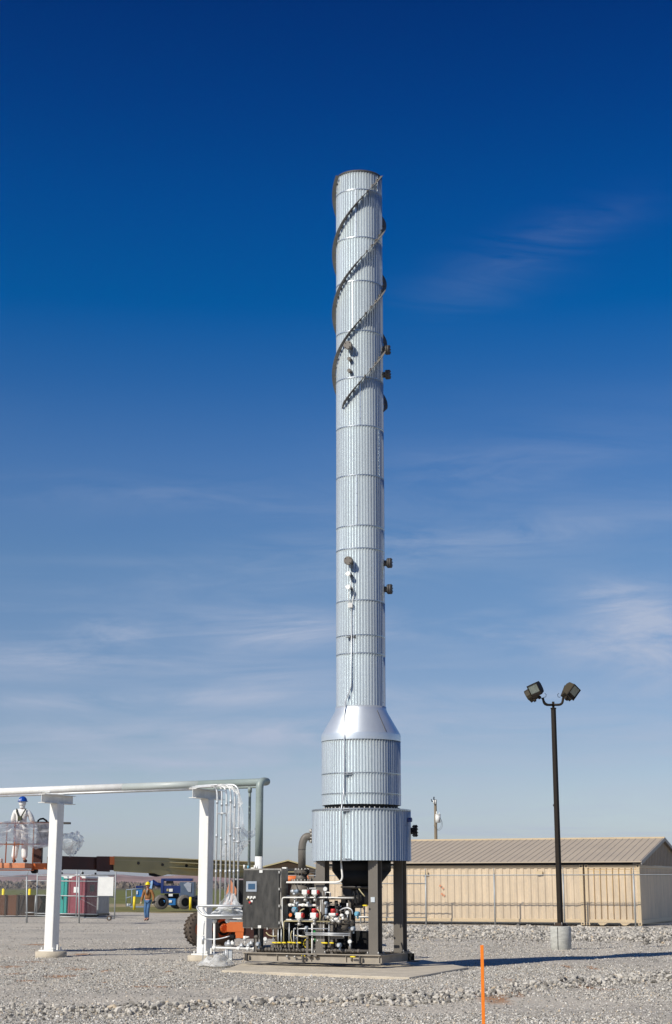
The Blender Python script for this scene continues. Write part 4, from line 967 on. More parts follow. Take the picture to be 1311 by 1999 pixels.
pipe([(640, 1754.5, .1), (700, 1754, .3)], .018, M_STEEL, name='pilot_line')
pipe([(660, 1752, .5), (690, 1752, .5), (700, 1753, .5)], .025, M_STEELD, name='burner_line')
pipe([(672, 1733, .5), (720, 1733, .5)], .02, M_STEEL, name='burner_line')
pipe([(692, 1790, .55), (727, 1791, .55)], .020, M_WPIPE, name='gas_line')
# flexible cables
for pts, mt, r in (([(519, 1820), (524, 1826), (533, 1828), (540, 1827)], M_CREAML, .012), ([(570, 1817), (567, 1824), (568, 1834), (572, 1846)], M_CREAML, .011), ([(575, 1826), (590, 1829), (600, 1828)], M_CREAML, .011),
                   ([(585, 1780), (588, 1776), (594, 1774)], M_CREAML, .013), ([(618, 1775), (623, 1778), (625, 1786), (624, 1797)], M_CREAML, .014), ([(662, 1778), (670, 1773), (680, 1772), (687, 1776), (688, 1785)], M_GALV, .013),
                   ([(628, 1792), (631, 1785), (638, 1785), (643, 1789)], M_BLACK, .012), ([(609, 1716), (606, 1727), (601, 1735)], M_BLACK, .012), ([(622, 1745), (618, 1752), (615, 1757)], M_BLACK, .01), ([(578, 1728), (581, 1735), (584, 1742)], M_STEELD, .012),
                   ([(690, 1740), (693, 1750), (694, 1760), (697, 1768)], M_BLACK, .02), ([(696, 1738), (700, 1748), (702, 1762)], M_BLACK, .02), ([(700, 1735), (705, 1742), (712, 1750)], M_CREAML, .012)):
    pipe([(x_, y_, .0) for x_, y_ in pts], r, mt, name='flexible_cable', rd=.2)
# couplings along the headers
for i, x0 in enumerate((507, 513, 520, 527, 534, 541, 548, 554, 561, 567, 574, 580, 587, 593, 612, 619, 626, 633, 640, 648, 655, 668, 675, 690, 700)):
    a = sk(x0, 1853.2 + (x0 - 500) * .018, .1); m = MB(); m.cyl(a - E1 * .028, a + E1 * .028, .041, n=8); m.build('coupling', M_STEEL, ft)
for x0 in (620, 640, 652, 664, 676, 686): a = sk(x0, 1800.5, .12); m = MB(); m.cyl(a - E1 * .03, a + E1 * .03, .050, n=10); m.build('coupling', M_STEEL, ft)
for x0 in (567, 576, 592, 601, 636): a = sk(x0, 1767, .14); m = MB(); m.cyl(a - E1 * .03, a + E1 * .03, .037, n=10); m.build('coupling', M_WPIPE, ft)
# needle valves with yellow lever handles
def lever(x, y, w=9, off=-.03, mt=M_YEL):
    a = sk(x, y + 3, .04); m = MB(); m.cyl(a - EZ * .05, a + EZ * .04, .020, n=8); o = m.build('lever_valve', M_STEEL, ft)
    b = sk(x - w * .25, y, off); c = sk(x + w * .75, y + .6, off); m = MB(); m.tube([b, (b + c) / 2, c], [.011, .017, .015], 8); m.build('handle', mt, o)
for x, y, w in ((533, 1840, 9), (542, 1840, 9), (552, 1840, 8), (563, 1839.5, 8), (571, 1840, 8), (582, 1840, 7), (630, 1840.5, 12), (645, 1840.5, 8), (590, 1865.5, 7), (686, 1867.5, 10), (710, 1767.5, 9)): lever(x, y, w)
# ball-valve bodies hanging from the tubing
for x0 in (531, 537, 542, 548, 557, 564, 569, 580, 630, 642, 633): a = sk(x0, 1846, .03); m = MB(); m.box(a, (.04, .045, .07), AX); m.build('valve_body', M_STEEL, ft)
def actuator(x, y, w=14, h=9, top=None, end=M_RED, off=-.02):
    a, b = sk(x - w / 2, y, off), sk(x + w / 2, y, off); hh_ = h / 93.; c = (a + b) / 2; L_ = (b - a).length
    m = MB(); m.box(c, (L_ * .72, .12, hh_), AX); m.box(c - EZ * hh_ * .55, (L_ * .45, .10, hh_ * .35), AX); o = bevel(m.build('actuator', M_WPLAS, ft), .012, 2)
    m = MB(); m.cyl(c + E1 * L_ * .36, c + E1 * L_ * .52, hh_ * .42, n=12); m.build('end_cap', end, o)
    m = MB(); m.cyl(c - EZ * hh_ * .7, c - EZ * (hh_ * .7 + .07), .028, n=10); m.cyl(c - EZ * (hh_ * .7 + .07), c - EZ * (hh_ * .7 + .12), .042, n=10); m.build('stem', M_BOLT, o)
    if top is not None:
        m = MB(); m.cyl(c + EZ * hh_ * .5, c + EZ * (hh_ * .5 + .03), .05, n=14); m.cyl(c + EZ * (hh_ * .5 + .03), c + EZ * (hh_ * .5 + .085), .058, .045, n=14); m.build('dome', top, o)
actuator(596, 1741.5); actuator(615, 1741.5); actuator(584, 1787, 16, 11); actuator(613, 1787, 16, 10, M_RED); actuator(650, 1785, 18, 5, M_RED, M_RED)
def gauge(x, y, r=.040, off=-.05, mt=M_WPLAS, rim=M_GALV, stem=8):
    c = sk(x, y, off); dv = (ORG - c); dv.z = 0; dv = (dv.normalized() * .5 - E2).normalized()
    m = MB(); m.cyl(c, c + dv * .025, r, n=18); o = m.build('gauge', rim, ft)
    m = MB(); m.cyl(c + dv * .025, c + dv * .029, r * .86, n=18); f = m.build('dial', mt, o)
    m = MB(); m.cyl(c - EZ * r, c - EZ * (r + stem / 93.), .012, n=6); m.build('stem', M_GALV, o)
gauge(635, 1735.5, .045); gauge(678, 1781.5, .042, .05); gauge(683, 1838, .042, 0); gauge(518, 1833, .042, .1)
def head(x, y, r, mt, off=0.0, name='transmitter', neck=M_GALV):
    c = sk(x, y, off); m = MB(); m.cyl(c - E1 * r * .9 - E2 * .02, c + E1 * r * .9 - E2 * .02, r, n=14); m.cyl(c, c - EZ * (r + .05), r * .45, n=8); o = bevel(m.build(name, mt, ft), .008)
    m = MB(); m.cyl(c - E2 * .02, c - E2 * (r + .035), r * .72, n=14); m.build('cover', neck, o)
head(576, 1776, .055, M_LBLUE, 0, neck=M_SGREY); head(570, 1786, .05, M_BLACK, .05, neck=M_ORANGE); head(698, 1784, .05, M_LBLUE, .05, neck=M_LBLUE); head(599, 1811, .035, M_SGREY, 0); head(637, 1763, .035, M_SGREY, 0); head(663, 1845, .045, M_SGREY, 0); head(690, 1813, .045, M_SGREY, .15)
head(581, 1763, .028, M_SGREY, 0); head(602, 1763, .028, M_SGREY, 0); head(505, 1843, .045, M_SGREY, 0)
for x0, y0, r, L_, mt in ((636.5, 1783, .030, .22, M_SGREY), (632, 1757, .02, .1, M_STEELD), (678, 1767, .018, .08, M_WPIPE), (669, 1792, .028, .08, M_WPIPE)):
    c = sk(x0, y0, .02); m = MB(); m.cyl(c - EZ * L_ / 2, c + EZ * L_ / 2, r, n=10); m.cyl(c - EZ * L_ * .3, c - EZ * L_ * .2, r * 1.35, n=10); m.build('filter', mt, ft)
for x0, y0, r, mt in ((571, 1740, .030, M_GALV), (579, 1740, .034, M_SGREY), (574, 1745, .02, M_GALV), (656, 1794, .035, M_WPIPE), (648, 1796, .03, M_BOLT), (661, 1799, .03, M_BOLT), (640, 1791, .03, M_BOLT), (667, 1787, .026, M_WPIPE), (676, 1795, .03, M_STEEL), (575, 1868, .018, M_BOLT), (560, 1867, .018, M_BOLT), (604, 1866, .03, M_STEEL), (616, 1866, .03, M_STEEL), (500, 1829, .03, M_STEEL)):
    c = sk(x0, y0, .0); m = MB(); m.cyl(c - E1 * r * 1.4, c + E1 * r * 1.4, r, n=10); m.cyl(c - EZ * r * 1.3, c + EZ * r * 1.3, r * .6, n=8); m.build('union_fitting', mt, ft)
# small-bore tubing and fittings filling the rack
_r = random.Random(21)
for k in range(46):
    x0 = _r.uniform(558, 686); y0 = _r.uniform(1740, 1850); off = _r.uniform(.04, .5); mt = _r.choice((M_GALV, M_STEELD, M_STEEL, M_BLACK, M_STEELD, M_GALV)); r0 = _r.choice((.007, .009, .012, .016))
    L_ = _r.uniform(8, 30); sg = _r.choice((-1, 1)); y2 = min(1852, y0 + L_)
    if k % 3 == 0: pipe([(x0, y0, off), (min(x0 + L_, 690), y0 + .3, off)], r0, mt, name='tubing', n=6)
    elif k % 3 == 1: pipe([(x0, y0, off), (x0, y2, off), (min(690, x0 + sg * L_ * .5), y2 + .2, off)], r0, mt, name='tubing', n=6)
    else: pipe([(x0, y0, off), (x0 + .1, y2, off)], r0, mt, name='tubing', n=6)
    c = sk(x0, (y0 + y2) / 2, off); m = MB(); m.cyl(c - EZ * .02, c + EZ * .02, r0 * 1.9, n=6); m.cyl(c - E1 * .018, c + E1 * .018, r0 * 1.5, n=6); m.build('compression_fitting', _r.choice((M_BOLT, M_STEELD, M_GALV)), ft)
for x0, y0, y1 in ((568, 1757, 1795), (590, 1757, 1795), (606, 1757, 1800), (621, 1757, 1850), (658, 1765, 1800), (674, 1770, 1800)): pipe([(x0, y0, .3), (x0, y1, .3)], .028, M_STEELD, name='drop_pipe')
# yellow hand wheel, green solenoid, black regulator boxes doubling as shade inside the rack
c = sk(600, 1842, .18); m = MB(); dv = (-E2 + E1 * .2).normalized(); u_ = EZ; v_ = dv.cross(u_)
m.tube([c + (u_ * math.cos(t) + v_ * math.sin(t)) * .085 for t in [i * 2 * PI / 24 for i in range(25)]], .011, 6)
for t in (0, PI / 2, PI, 1.5 * PI): m.cyl(c, c + (u_ * math.cos(t) + v_ * math.sin(t)) * .085, .008, n=5)
m.build('hand_wheel', M_YEL, ft)
m = MB(); c = sk(616, 1821, .2); m.box(c, (.08, .08, .09), AX); m.box(c - EZ * .14, (.06, .06, .08), AX); bevel(m.build('solenoid', M_GREEN, ft), .01)
for x0, y0, w_, h_, mt in ((594, 1760, .34, .10, M_BLACK), (665, 1815, .40, .26, M_STEELD), (625, 1860, .5, .06, M_BLACK), (548, 1860, .22, .06, M_BLACK), (700, 1760, .20, .26, M_BLACK), (600, 1830, 1.35, .44, M_BLACK), (672, 1778, .12, .5, M_BLACK), (625, 1778, .9, .22, M_BLACK), (672, 1838, .3, .16, M_BLACK)):
    m = MB(); m.box(sk(x0, y0, .55), (w_, .12, h_), AX); bevel(m.build('regulator_shade_box', mt, ft), .02, 2)
m = MB(); m.cyl(sk(664, 1806, .5), sk(664, 1822, .5), .17, n=20); m.build('pilot_pot', M_STEEL, ft)
m = MB(); m.box(sk(660, 1830, .1), (.26, .05, .05), AX); m.build('cross_channel', M_STEEL, ft)
# far-side equipment on the skid; the black boxes stand in for shade
eq = thing('blower', 'dark blower housing and black shade fill behind the pipe rack under the stack', 'blower', skp(-1.5, .4, SKT))
m = MB(); m.cyl(skp(-1.45, .15, .72), skp(-1.45, .55, .72), .36, n=28); m.build('scroll', M_BLACK, eq)
m = MB(); m.cyl(skp(-1.45, .12, .72), skp(-1.45, .15, .72), .22, n=20); m.build('intake_plate', M_STEELD, eq)
m = MB(); m.box(skp(-1.45, .35, .34), (.6, .4, .13), AX); m.build('motor_base', M_STEELD, eq)
m = MB(); m.cyl(skp(-.95, .4, .62), skp(-.45, .4, .62), .17, n=20); m.build('motor', M_STEELD, eq)
m = MB(); m.box(skp(-1.1, .1, .60), (1.35, .12, .62), AX); bevel(m.build('shade_panel', M_BLACK, eq), .02)
m = MB(); m.box(skp(-.1, .1, .50), (.5, .3, .42), AX); bevel(m.build('shade_block', M_BLACK, eq), .02)

# ================================================================== WHITE PIPE + CONDUITS LEFT OF THE CABINET
wp = thing('white_pipe_run', 'white pipe dropping and running into the skid beside the right white post', 'pipe', sk(418, 1880, -.0))
def wpp(pts, r, mt, name='pipe', rd=.05, off=.25, par=None):
    m = MB(); P = [sk(x, y, off) for x, y in pts]; m.tube(rounded(P, rd, 4) if len(P) > 2 else P, r, 10); return m.build(name, mt, par or wp)
wpp([(418, 1797), (418, 1850), (500, 1852.5)], .024, M_WPIPE, rd=.02)
wpp([(440, 1797.5), (474, 1798)], .022, M_WPIPE, 'stub_pipe')
for x0, y0 in ((418, 1798), (418, 1850), (444, 1797.5), (466, 1851), (484, 1851.5), (497, 1852)):
    c = sk(x0, y0, .25); m = MB(); m.cyl(c - E1 * .04, c + E1 * .04, .035, n=10); m.cyl(c - EZ * .045, c + EZ * .03, .033, n=10); m.build('elbow_fitting', M_WPIPE, wp)
for x0, y0, y1, r in ((417.5, 1852, 1876, .011), (440.5, 1852, 1878, .014), (443, 1853, 1880, .008), (437, 1856, 1878, .008)): wpp([(x0, y0), (x0 - .3, y1)], r, M_GALV, 'support_rod')
m = MB(); m.box(sk(449, 1866, .3), (.10, .03, .26), AX); m.build('strut_foot', M_GALV, wp)
for x0, y0, r, mt in ((446, 1843, .05, M_GALV), (453, 1842, .035, M_WPIPE), (471, 1846, .03, M_GALV), (484, 1846, .03, M_GALV), (490, 1842, .035, M_GALV)):
    c = sk(x0, y0, .25); m = MB(); m.cyl(c - E1 * r * 1.5, c + E1 * r * 1.5, r, n=10); m.ball(c + EZ * r, r * .8, 8); m.build('valve', mt, wp)
m = MB(); c = sk(478, 1830, .25); m.cyl(c - EZ * .05, c + EZ * .03, .04, n=12); m.cyl(c - EZ * .14, c - EZ * .05, .012, n=6); m.cyl(c + E1 * .0, c + E1 * .1 + EZ * .01, .018, n=8); m.build('small_gauge', M_WPIPE, wp)
wpp([(399, 1833), (418, 1834), (432, 1832), (448, 1827.5)], .013, M_GALV, 'flex_line', .2)
m = MB(); m.box(sk(453, 1828, .3), (.12, .08, .07), AX); m.cyl(sk(455, 1832, .3), sk(455, 1846, .3), .02, n=8); m.build('black_valve', M_BLACK, wp)
wpp([(399, 1798), (397.5, 1808), (397, 1825)], .012, M_GALV, 'conduit')
m = MB(); c = sk(396, 1834, .25); m.cyl(c - EZ * .09, c + EZ * .08, .028, n=10); m.build('conduit_body', M_GALV, wp); wpp([(396, 1842), (396, 1857), (395, 1884)], .012, M_GALV, 'conduit')
# tray of two bent galvanised tubes
tr = thing('cable_tray', 'bent galvanised tube tray between the right white post and the cabinet', 'cable tray', sk(430, 1790, .25))
def tp(x, y, off): return sk(x, y, off)
m = MB(); m.tube(rounded([tp(474, 1768.5, .08), tp(398, 1768, .08), tp(384, 1768.5, .08), tp(385, 1775, .08), tp(396, 1787.5, .08), tp(474, 1787, .08)], .14, 6), .022, 10); m.build('rail', M_GALV, tr)
m = MB(); m.tube(rounded([tp(474, 1769.5, .5), tp(408, 1769.5, .5), tp(396, 1770, .5), tp(397, 1777, .5), tp(407, 1790, .5), tp(474, 1793, .5)], .14, 6), .022, 10); m.build('rail', M_GALV, tr)
m = MB(); m.prism([tp(399, 1788.5, .10), tp(474, 1788.5, .10), tp(474, 1793, .5), tp(409, 1791.5, .5)], EZ * -.015)
m.build('tray_floor', M_GALV, tr)
m = MB(); m.box(tp(436, 1792.5, .22), (.75, .03, .03), AX); m.box(tp(463, 1791, .12), (.22, .02, .06), AX); m.build('strut', M_WPIPE, tr)
# ================================================================== PIPE RACK
PL, PR_ = gnd(99, 1866), gnd(398, 1874); PL.z = PR_.z = 0
RD = (PR_ - PL).normalized(); RN = Vector((-RD.y, RD.x, 0)); RX = (RD, RN, EZ)
def rk(px, py, off=0.0): return onplane(px, py, PL + RN * off, RN)
ZCAP = rk(112, 1569).z
for pb, lab in ((PL, 'white square steel post at the left below the grey and white pipe'), (PR_, 'white square steel post beside the galvanised conduits')):
    g = 'white posts carrying the overhead pipe'
    t = thing('pipe_support', lab, 'support post', pb, 0, g)
    m = MB(); m.box(pb + EZ * ((ZCAP + .14) / 2), (.254, .254, ZCAP - .14), RX); bevel(m.build('post', M_WHITE, t), .02, 3)
    m = MB(); m.box(pb + EZ * .125, (.44, .40, .03), RX); m.box(pb + EZ * .20 - RD * .16, (.08, .012, .13), RX); m.box(pb + EZ * .20 + RD * .16, (.08, .012, .13), RX); bp_ = m.build('base_plate', M_WHITE, t)
    m = MB()
    for a in (-.17, .17):
        for b in (-.15, .15): m.cyl(pb + RD * a + RN * b + EZ * .13, pb + RD * a + RN * b + EZ * .20, .018, n=6)
    m.build('anchor_bolts', M_WHITE, bp_)['kind'] = 'stuff'
    m = MB(); m.cyl(pb - EZ * .1, pb + EZ * .11, .37, n=32); m.build('round_footing', M_CONC, t)
    m = MB(); L_ = 1.2
    for z in (ZCAP + .007, ZCAP + .203): m.box(pb + EZ * z, (.20, L_, .013), RX)
    m.box(pb + EZ * (ZCAP + .105), (.010, L_, .182), RX); m.build('cap_beam', M_WHITE, t)
    for b in (-.45, .1):
        m = MB(); m.tube([pb + RN * b + RD * s + EZ * (ZCAP + .215 + z) for s, z in ((-.13, 0), (-.13, .05), (.13, .05), (.13, 0))], .008, 5); m.build('pipe_strap', M_GALV, t)
mp_ = thing('overhead_pipe', 'long overhead pipe, white at left and grey at right, turning down behind cabinet', 'pipe', rk(512, 1875, -.3))
MO = -.38
pA, pW, pE = rk(-150, 1547, MO), rk(249, 1537, MO), rk(525, 1530.5, MO)
zc_ = (pA.z + pE.z) / 2; pA.z = pW.z = pE.z = max(zc_, ZCAP + .21 + .085)
lin_ = (pE - pA); lin_.z = 0; lin_.normalize(); pE = pA + lin_ * (pE - pA).to_2d().length; pW = pA + lin_ * (pW - pA).to_2d().length
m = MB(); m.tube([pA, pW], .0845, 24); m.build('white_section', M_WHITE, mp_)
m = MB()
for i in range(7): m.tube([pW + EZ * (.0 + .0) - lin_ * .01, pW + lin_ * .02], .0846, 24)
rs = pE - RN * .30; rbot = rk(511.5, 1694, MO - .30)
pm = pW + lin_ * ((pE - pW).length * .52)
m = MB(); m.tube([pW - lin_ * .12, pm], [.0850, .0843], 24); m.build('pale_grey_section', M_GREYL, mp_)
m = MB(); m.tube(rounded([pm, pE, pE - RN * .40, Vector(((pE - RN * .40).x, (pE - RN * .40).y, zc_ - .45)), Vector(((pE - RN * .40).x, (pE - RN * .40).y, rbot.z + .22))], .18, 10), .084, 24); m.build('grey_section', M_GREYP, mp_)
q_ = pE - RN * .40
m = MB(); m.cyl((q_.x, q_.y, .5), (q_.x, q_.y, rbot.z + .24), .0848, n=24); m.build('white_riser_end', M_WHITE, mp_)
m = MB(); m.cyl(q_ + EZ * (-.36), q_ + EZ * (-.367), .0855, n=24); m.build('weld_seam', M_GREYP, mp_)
# smaller companion pipes
sp_ = thing('companion_pipe', 'thin pair of pipes below the thick overhead pipe dropping behind the cabinet', 'pipe', rk(487, 1875, .1))
zs_ = ZCAP + .21 + .035
def at_z(px, py, off, z): p = rk(px, py, off); p.z = z; return p
m = MB(); m.tube([at_z(-150, 1552, .12, zs_), at_z(385, 1540, .12, zs_)], .030, 12); m.build('pipe', M_GALV, sp_)
m = MB(); m.tube(rounded([at_z(385, 1540, .12, zs_), at_z(487.5, 1540, .12, zs_), at_z(487.5, 1540, .12, .9)], .05, 4), .031, 12); m.build('pipe', M_GREYP, sp_)
m = MB(); m.tube(rounded([at_z(480, 1540, .12, zs_), at_z(506, 1540, .12, zs_), at_z(506, 1540, .12, .9)], .05, 4), .028, 12); m.build('pipe', M_GREYP, sp_)
for px in (487.5, 505): c = at_z(px, 1540, .12, zs_ - .03); m = MB(); m.cyl(c + EZ * .04, c - EZ * .09, .048, n=12); m.build('tee_fitting', M_GREYP, sp_)
# conduit bundle
cb_ = thing('conduit_bundle', 'six parallel galvanised conduits bending down from the rack into the tray', 'conduit', rk(442, 1875, -.3))
tops = (424.5, 433.5, 442.5, 450.5, 458.5, 467); bots = (419.8, 428.5, 440.0, 448.4, 455.7, 463.7)
for i, (a, b) in enumerate(zip(tops, bots)):
    off = -.62 + .02 * i
    zt_ = ZCAP + .24 + (.03 if i % 2 else 0)
    p1 = at_z(a - .3, 1540, off, zt_); bt = rk(b, 1768, off); bt.x = p1.x + (bt.x - p1.x) * .45
    m = MB(); m.tube(rounded([at_z(365 + i * 2, 1540, off + .25, zt_), at_z(404 + i * 4.5, 1540, off, zt_), p1, bt], .26, 8), .021, 10); m.build('conduit', M_COND, cb_)
    yk = 1571 + (i * 7) % 10; f = (yk - 1540) / 228
    for f in (f, .42 + .03 * (i % 3), .72): c = p1.lerp(bt, f); m = MB(); m.cyl(c - EZ * .035, c + EZ * .035, .028, n=8); m.build('coupling', M_GALV, cb_)
for py in (1588, 1617, 1643): a = rk(455 if py > 1600 else 424, py, -.65); b = rk(469 if py > 1600 else 440, py - .5, -.65); m = MB(); m.cyl(a, b, .018, n=6); m.build('strut_channel', M_GALV, cb_)

# ================================================================== PLASTIC FILM
def film(name, label, grid, amp, seed, mt, cat='plastic sheet', n=26, parent=None, edge=.0):
    """grid: rows of control points -> smooth sheet, crumpled"""
    R_, C_ = len(grid), len(grid[0]); vs = []
    def samp(u, v):
        a = u * (R_ - 1); b = v * (C_ - 1); i = min(int(a), R_ - 2); j = min(int(b), C_ - 2); s = a - i; t = b - j; s = s * s * (3 - 2 * s); t = t * t * (3 - 2 * t)
        return (grid[i][j] * (1 - s) + grid[i + 1][j] * s) * (1 - t) + (grid[i][j + 1] * (1 - s) + grid[i + 1][j + 1] * s) * t
    for i in range(n + 1):
        for j in range(n + 1):
            u, v = i / n, j / n; p = samp(u, v)
            q = Vector((u * 2.0 + seed, v * 3.2, seed * .7)); d = Vector((mnoise.fractal(q, .9, 2.2, 3), mnoise.fractal(q + Vector((9, 3, 1)), .7, 2.2, 4), mnoise.fractal(q + Vector((1, 7, 5)), .7, 2.2, 4)))
            rdg = abs(mnoise.noise(Vector((u * 5 + v * 3 + seed, v * 2, seed)))) - .2
            vs.append(p + d * amp + Vector((0, -1, .1)) * rdg * amp * 1.2)
    m = MB(); w = n + 1
    m.add(vs, [(i * w + j, i * w + j + 1, (i + 1) * w + j + 1, (i + 1) * w + j) for i in range(n) for j in range(n)], True)
    o = m.build(name, mt, parent); 
    if label: tag(o, label, cat)
    return o
g = lambda x, y, o=-.75: rk(x, y, o)
film('plastic_sheet', 'torn clear plastic wrapped over the bend of the galvanised conduits', [[g(408, 1534), g(430, 1532), g(452, 1533), g(468, 1545), g(474, 1568)], [g(412, 1538, -.5), g(430, 1536), g(450, 1540), g(463, 1552), g(468, 1575)]], .035, 2.2, M_FILMW, n=22)
film('plastic_sheet', 'ragged clear plastic hanging down behind the galvanised conduits', [[g(448, 1568, -.2), g(458, 1560, -.3), g(470, 1562)], [g(441, 1620, -.1), g(455, 1610, -.3), g(471, 1612)], [g(428, 1668, 0), g(452, 1660, -.2), g(476, 1648, -.2)], [g(426, 1672, 0), g(455, 1674, -.2), g(465, 1680, -.2)]], .07, 5.1, M_FILMT)
film('plastic_sheet', 'loose clear plastic strip blowing between the conduits and grey riser', [[g(466, 1612, -.3), g(482, 1624, -.1), g(494, 1622, .1), g(503, 1610, .1)], [g(470, 1622, -.3), g(482, 1635, -.1), g(492, 1636, .1), g(503, 1628, .1)]], .04, 7.7, M_FILMT, n=16)
film('plastic_sheet', 'small crumpled white plastic flag low on the conduits', [[g(468, 1646, -.7), g(480, 1642, -.5), g(488, 1640, -.3)], [g(466, 1660, -.7), g(472, 1656, -.5), g(480, 1652, -.3)], [g(462, 1682, -.7), g(466, 1670, -.5), g(470, 1662, -.4)]], .05, 3.3, M_FILM, n=16)
h = lambda x, y, o=.3: sk(x, y, o)
film('plastic_sheet', 'bunched cloudy plastic lying in the bent tube tray', [[h(446, 1738), h(450, 1742), h(456, 1745), h(460, 1750)], [h(425, 1768), h(440, 1765), h(455, 1768), h(472, 1766)], [h(408, 1782, .1), h(430, 1776, .1), h(450, 1776, .1), h(474, 1780, .1)], [h(412, 1786, .3), h(430, 1786, .2), h(450, 1787, .2), h(474, 1787, .3)]], .07, 9.1, M_FILM)
def heap(name, label, c, rx, ry, hz, seed, mt):
    m = MB(); nr, na = 16, 40; vs = []
    for i in range(nr + 1):
        r = i / nr
        for j in range(na):
            a = 2 * PI * j / na; k = 1 + .28 * mnoise.noise(Vector((math.cos(a) * 1.7 + seed, math.sin(a) * 1.7, seed)))
            e = mnoise.fractal(Vector((r * 3 * math.cos(a) + seed, r * 3 * math.sin(a), seed)), .7, 2.2, 4)
            vs.append(Vector((c[0] + math.cos(a) * rx * r * k, c[1] + math.sin(a) * ry * r * k, max(.0, hz * (1 - r ** 1.6) * (1 + .8 * e) + .012 * e) + .01)))
    m.add(vs, [(i * na + j, (i + 1) * na + j, (i + 1) * na + (j + 1) % na, i * na + (j + 1) % na) for i in range(nr) for j in range(na)], True)
    return tag(m.build(name, mt), label, 'plastic sheet')
p = gnd(424, 1884); heap('plastic_sheet', 'crumpled clear plastic heap on the gravel under the white pipe', (p.x, p.y), .42, .75, .20, 3.7, M_FILMW)

# ================================================================== ORANGE BOOM LIFT
BY = 45.0
def bl(px, py, dy=0.0): return at(px, py, BY + dy - max(0, 430 - max(px, -60)) * .0105 * (py < 1760))
lift = thing('boom_lift', 'orange and cream telescopic boom lift with basket behind the white posts', 'boom lift', (bl(480, 1840).x, BY, 0))
def bar(name, pts, wd, hts, mt, par=lift, dy0=None):
    """tapered box beam through photo points; pts=(px,ytop,ybot)"""
    m = MB(); vs = []
    for px, a, b in pts:
        for s in (-1, 1):
            for y in (a, b): vs.append(bl(px, y, s * wd / 2 + hts))
    n = len(pts); fs = []
    for i in range(n - 1):
        k = i * 4; j = k + 4; fs += [(k, k + 1, j + 1, j), (k + 2, j + 2, j + 3, k + 3), (k, j, j + 2, k + 2), (k + 1, k + 3, j + 3, j + 1)]
    fs += [(0, 2, 3, 1), (4 * n - 4, 4 * n - 3, 4 * n - 1, 4 * n - 2)]
    m.add(vs, fs); return m.build(name, mt, par)
bm_ = bevel(bar('outer_boom', [(221, 1672.5, 1701), (330, 1675.5, 1707), (400, 1678, 1711), (500, 1683, 1717)], .42, 0, M_CREAM), .03, 2)
bar('side_rib', [(222, 1678, 1679.5), (330, 1682, 1683.5), (500, 1690, 1692)], .44, 0, M_CREAML, bm_)
bar('side_rib', [(222, 1688, 1689), (330, 1692, 1693), (500, 1701, 1702)], .44, 0, M_CREAM, bm_)
bar('top_plate', [(221, 1671.4, 1673.4), (330, 1674.4, 1676.4), (500, 1682, 1684)], .46, 0, M_CREAML, bm_)
for px, py in ((270, 1685), (317, 1688), (364, 1690)): m = MB(); c = bl(px, py, -.22); m.cyl(c, c - Vector((0, .03, 0)), .04, n=10); m.build('pin_hole', M_BLACK, bm_)
ib = bar('inner_boom', [(100, 1670.5, 1697), (222, 1674, 1699)], .32, 0, M_REDO)
bar('boom_collar', [(188, 1671.5, 1701), (214, 1671.8, 1702)], .46, 0, M_REDO, ib)
bar('boom_collar', [(214, 1672, 1688), (223, 1672, 1688)], .50, 0, M_ORANGE, ib)
m = MB(); m.prism([bl(281, 1701, -.2), bl(325, 1706, -.2), bl(313, 1710, -.2), bl(302, 1711.5, -.2), bl(290, 1709, -.2), bl(290, 1705, -.2)], Vector((0, .4, 0))); m.build('cable_bracket', M_BLACK, lift)
m = MB(); m.prism([bl(292, 1697, -.24), bl(330, 1700, -.24), bl(330, 1706, -.24), bl(315, 1710, -.24), bl(296, 1703, -.24)], Vector((0, .03, 0))); m.build('cable_guide', M_CREAM, lift)
# basket
bk = MB(); z0 = bl(20, 1700).z
def bb(x0, x1, y0, y1, d0, d1, mt, name, par=lift):
    a, b = bl(x0, y0, 0), bl(x1, y1, 0); m = MB(); m.box(((a.x + b.x) / 2, (a.y + b.y) / 2 + (d0 + d1) / 2, (a.z + b.z) / 2), (abs(b.x - a.x), abs(d1 - d0), abs(a.z - b.z))); return bevel(m.build(name, mt, par), .008)
fl = bb(-60, 66, 1684.5, 1696, -.55, .45, M_ORANGEF, 'basket_floor')
bb(-60, 70, 1697, 1700, -.50, .40, M_ORANGE, 'toe_frame', fl)
bb(66, 97, 1685, 1697.5, -.40, .30, M_ORANGE, 'floor_end', fl)
bb(93, 122, 1672, 1699, -.25, .25, M_REDO, 'rotator_block', lift)
m = MB(); c = bl(67, 1700, 0); m.cyl(c - Vector((0, .15, 0)), c + Vector((0, .15, 0)), .07, n=12); m.build('rotator_pin', M_BLACK, lift)
rails = MB()
def rail(pts, r=.017, mt=M_ORANGEF, name='guard_rail'):
    m = MB(); m.tube([bl(x, y, d) for x, y, d in pts], r, 6); return m.build(name, mt, lift)
for px, lean, d in ((-40, 0, -.55), (26, 4, -.55), (63, 3, -.55), (98, 0, -.5), (-40, 0, .42), (26, 2, .42), (80, 0, .35), (98, 0, .42), (10, 4, .42)): rail([(px, 1686, d), (px + lean, 1607, d)])
for y in (1607, 1648): rail([(-60, y, -.55), (100, y, -.55), (101, y, .42), (-60, y, .42)])
m = MB(); m.tube([bl(74, 1607, -.3), bl(74, 1602, -.3), bl(78, 1599, -.3), bl(84, 1598, -.3), bl(90, 1602, -.3), bl(93, 1606, -.3)], .024, 8); m.build('control_guard', M_BLACK, lift)
m = MB(); c = (bl(72, 1605, -.2) + bl(96, 1609, -.2)) / 2; m.box(c, (.38, .30, .07)); m.box(c + Vector((.45, 0, 0)), (.5, .2, .05)); m.build('control_console', M_STEELD, lift)
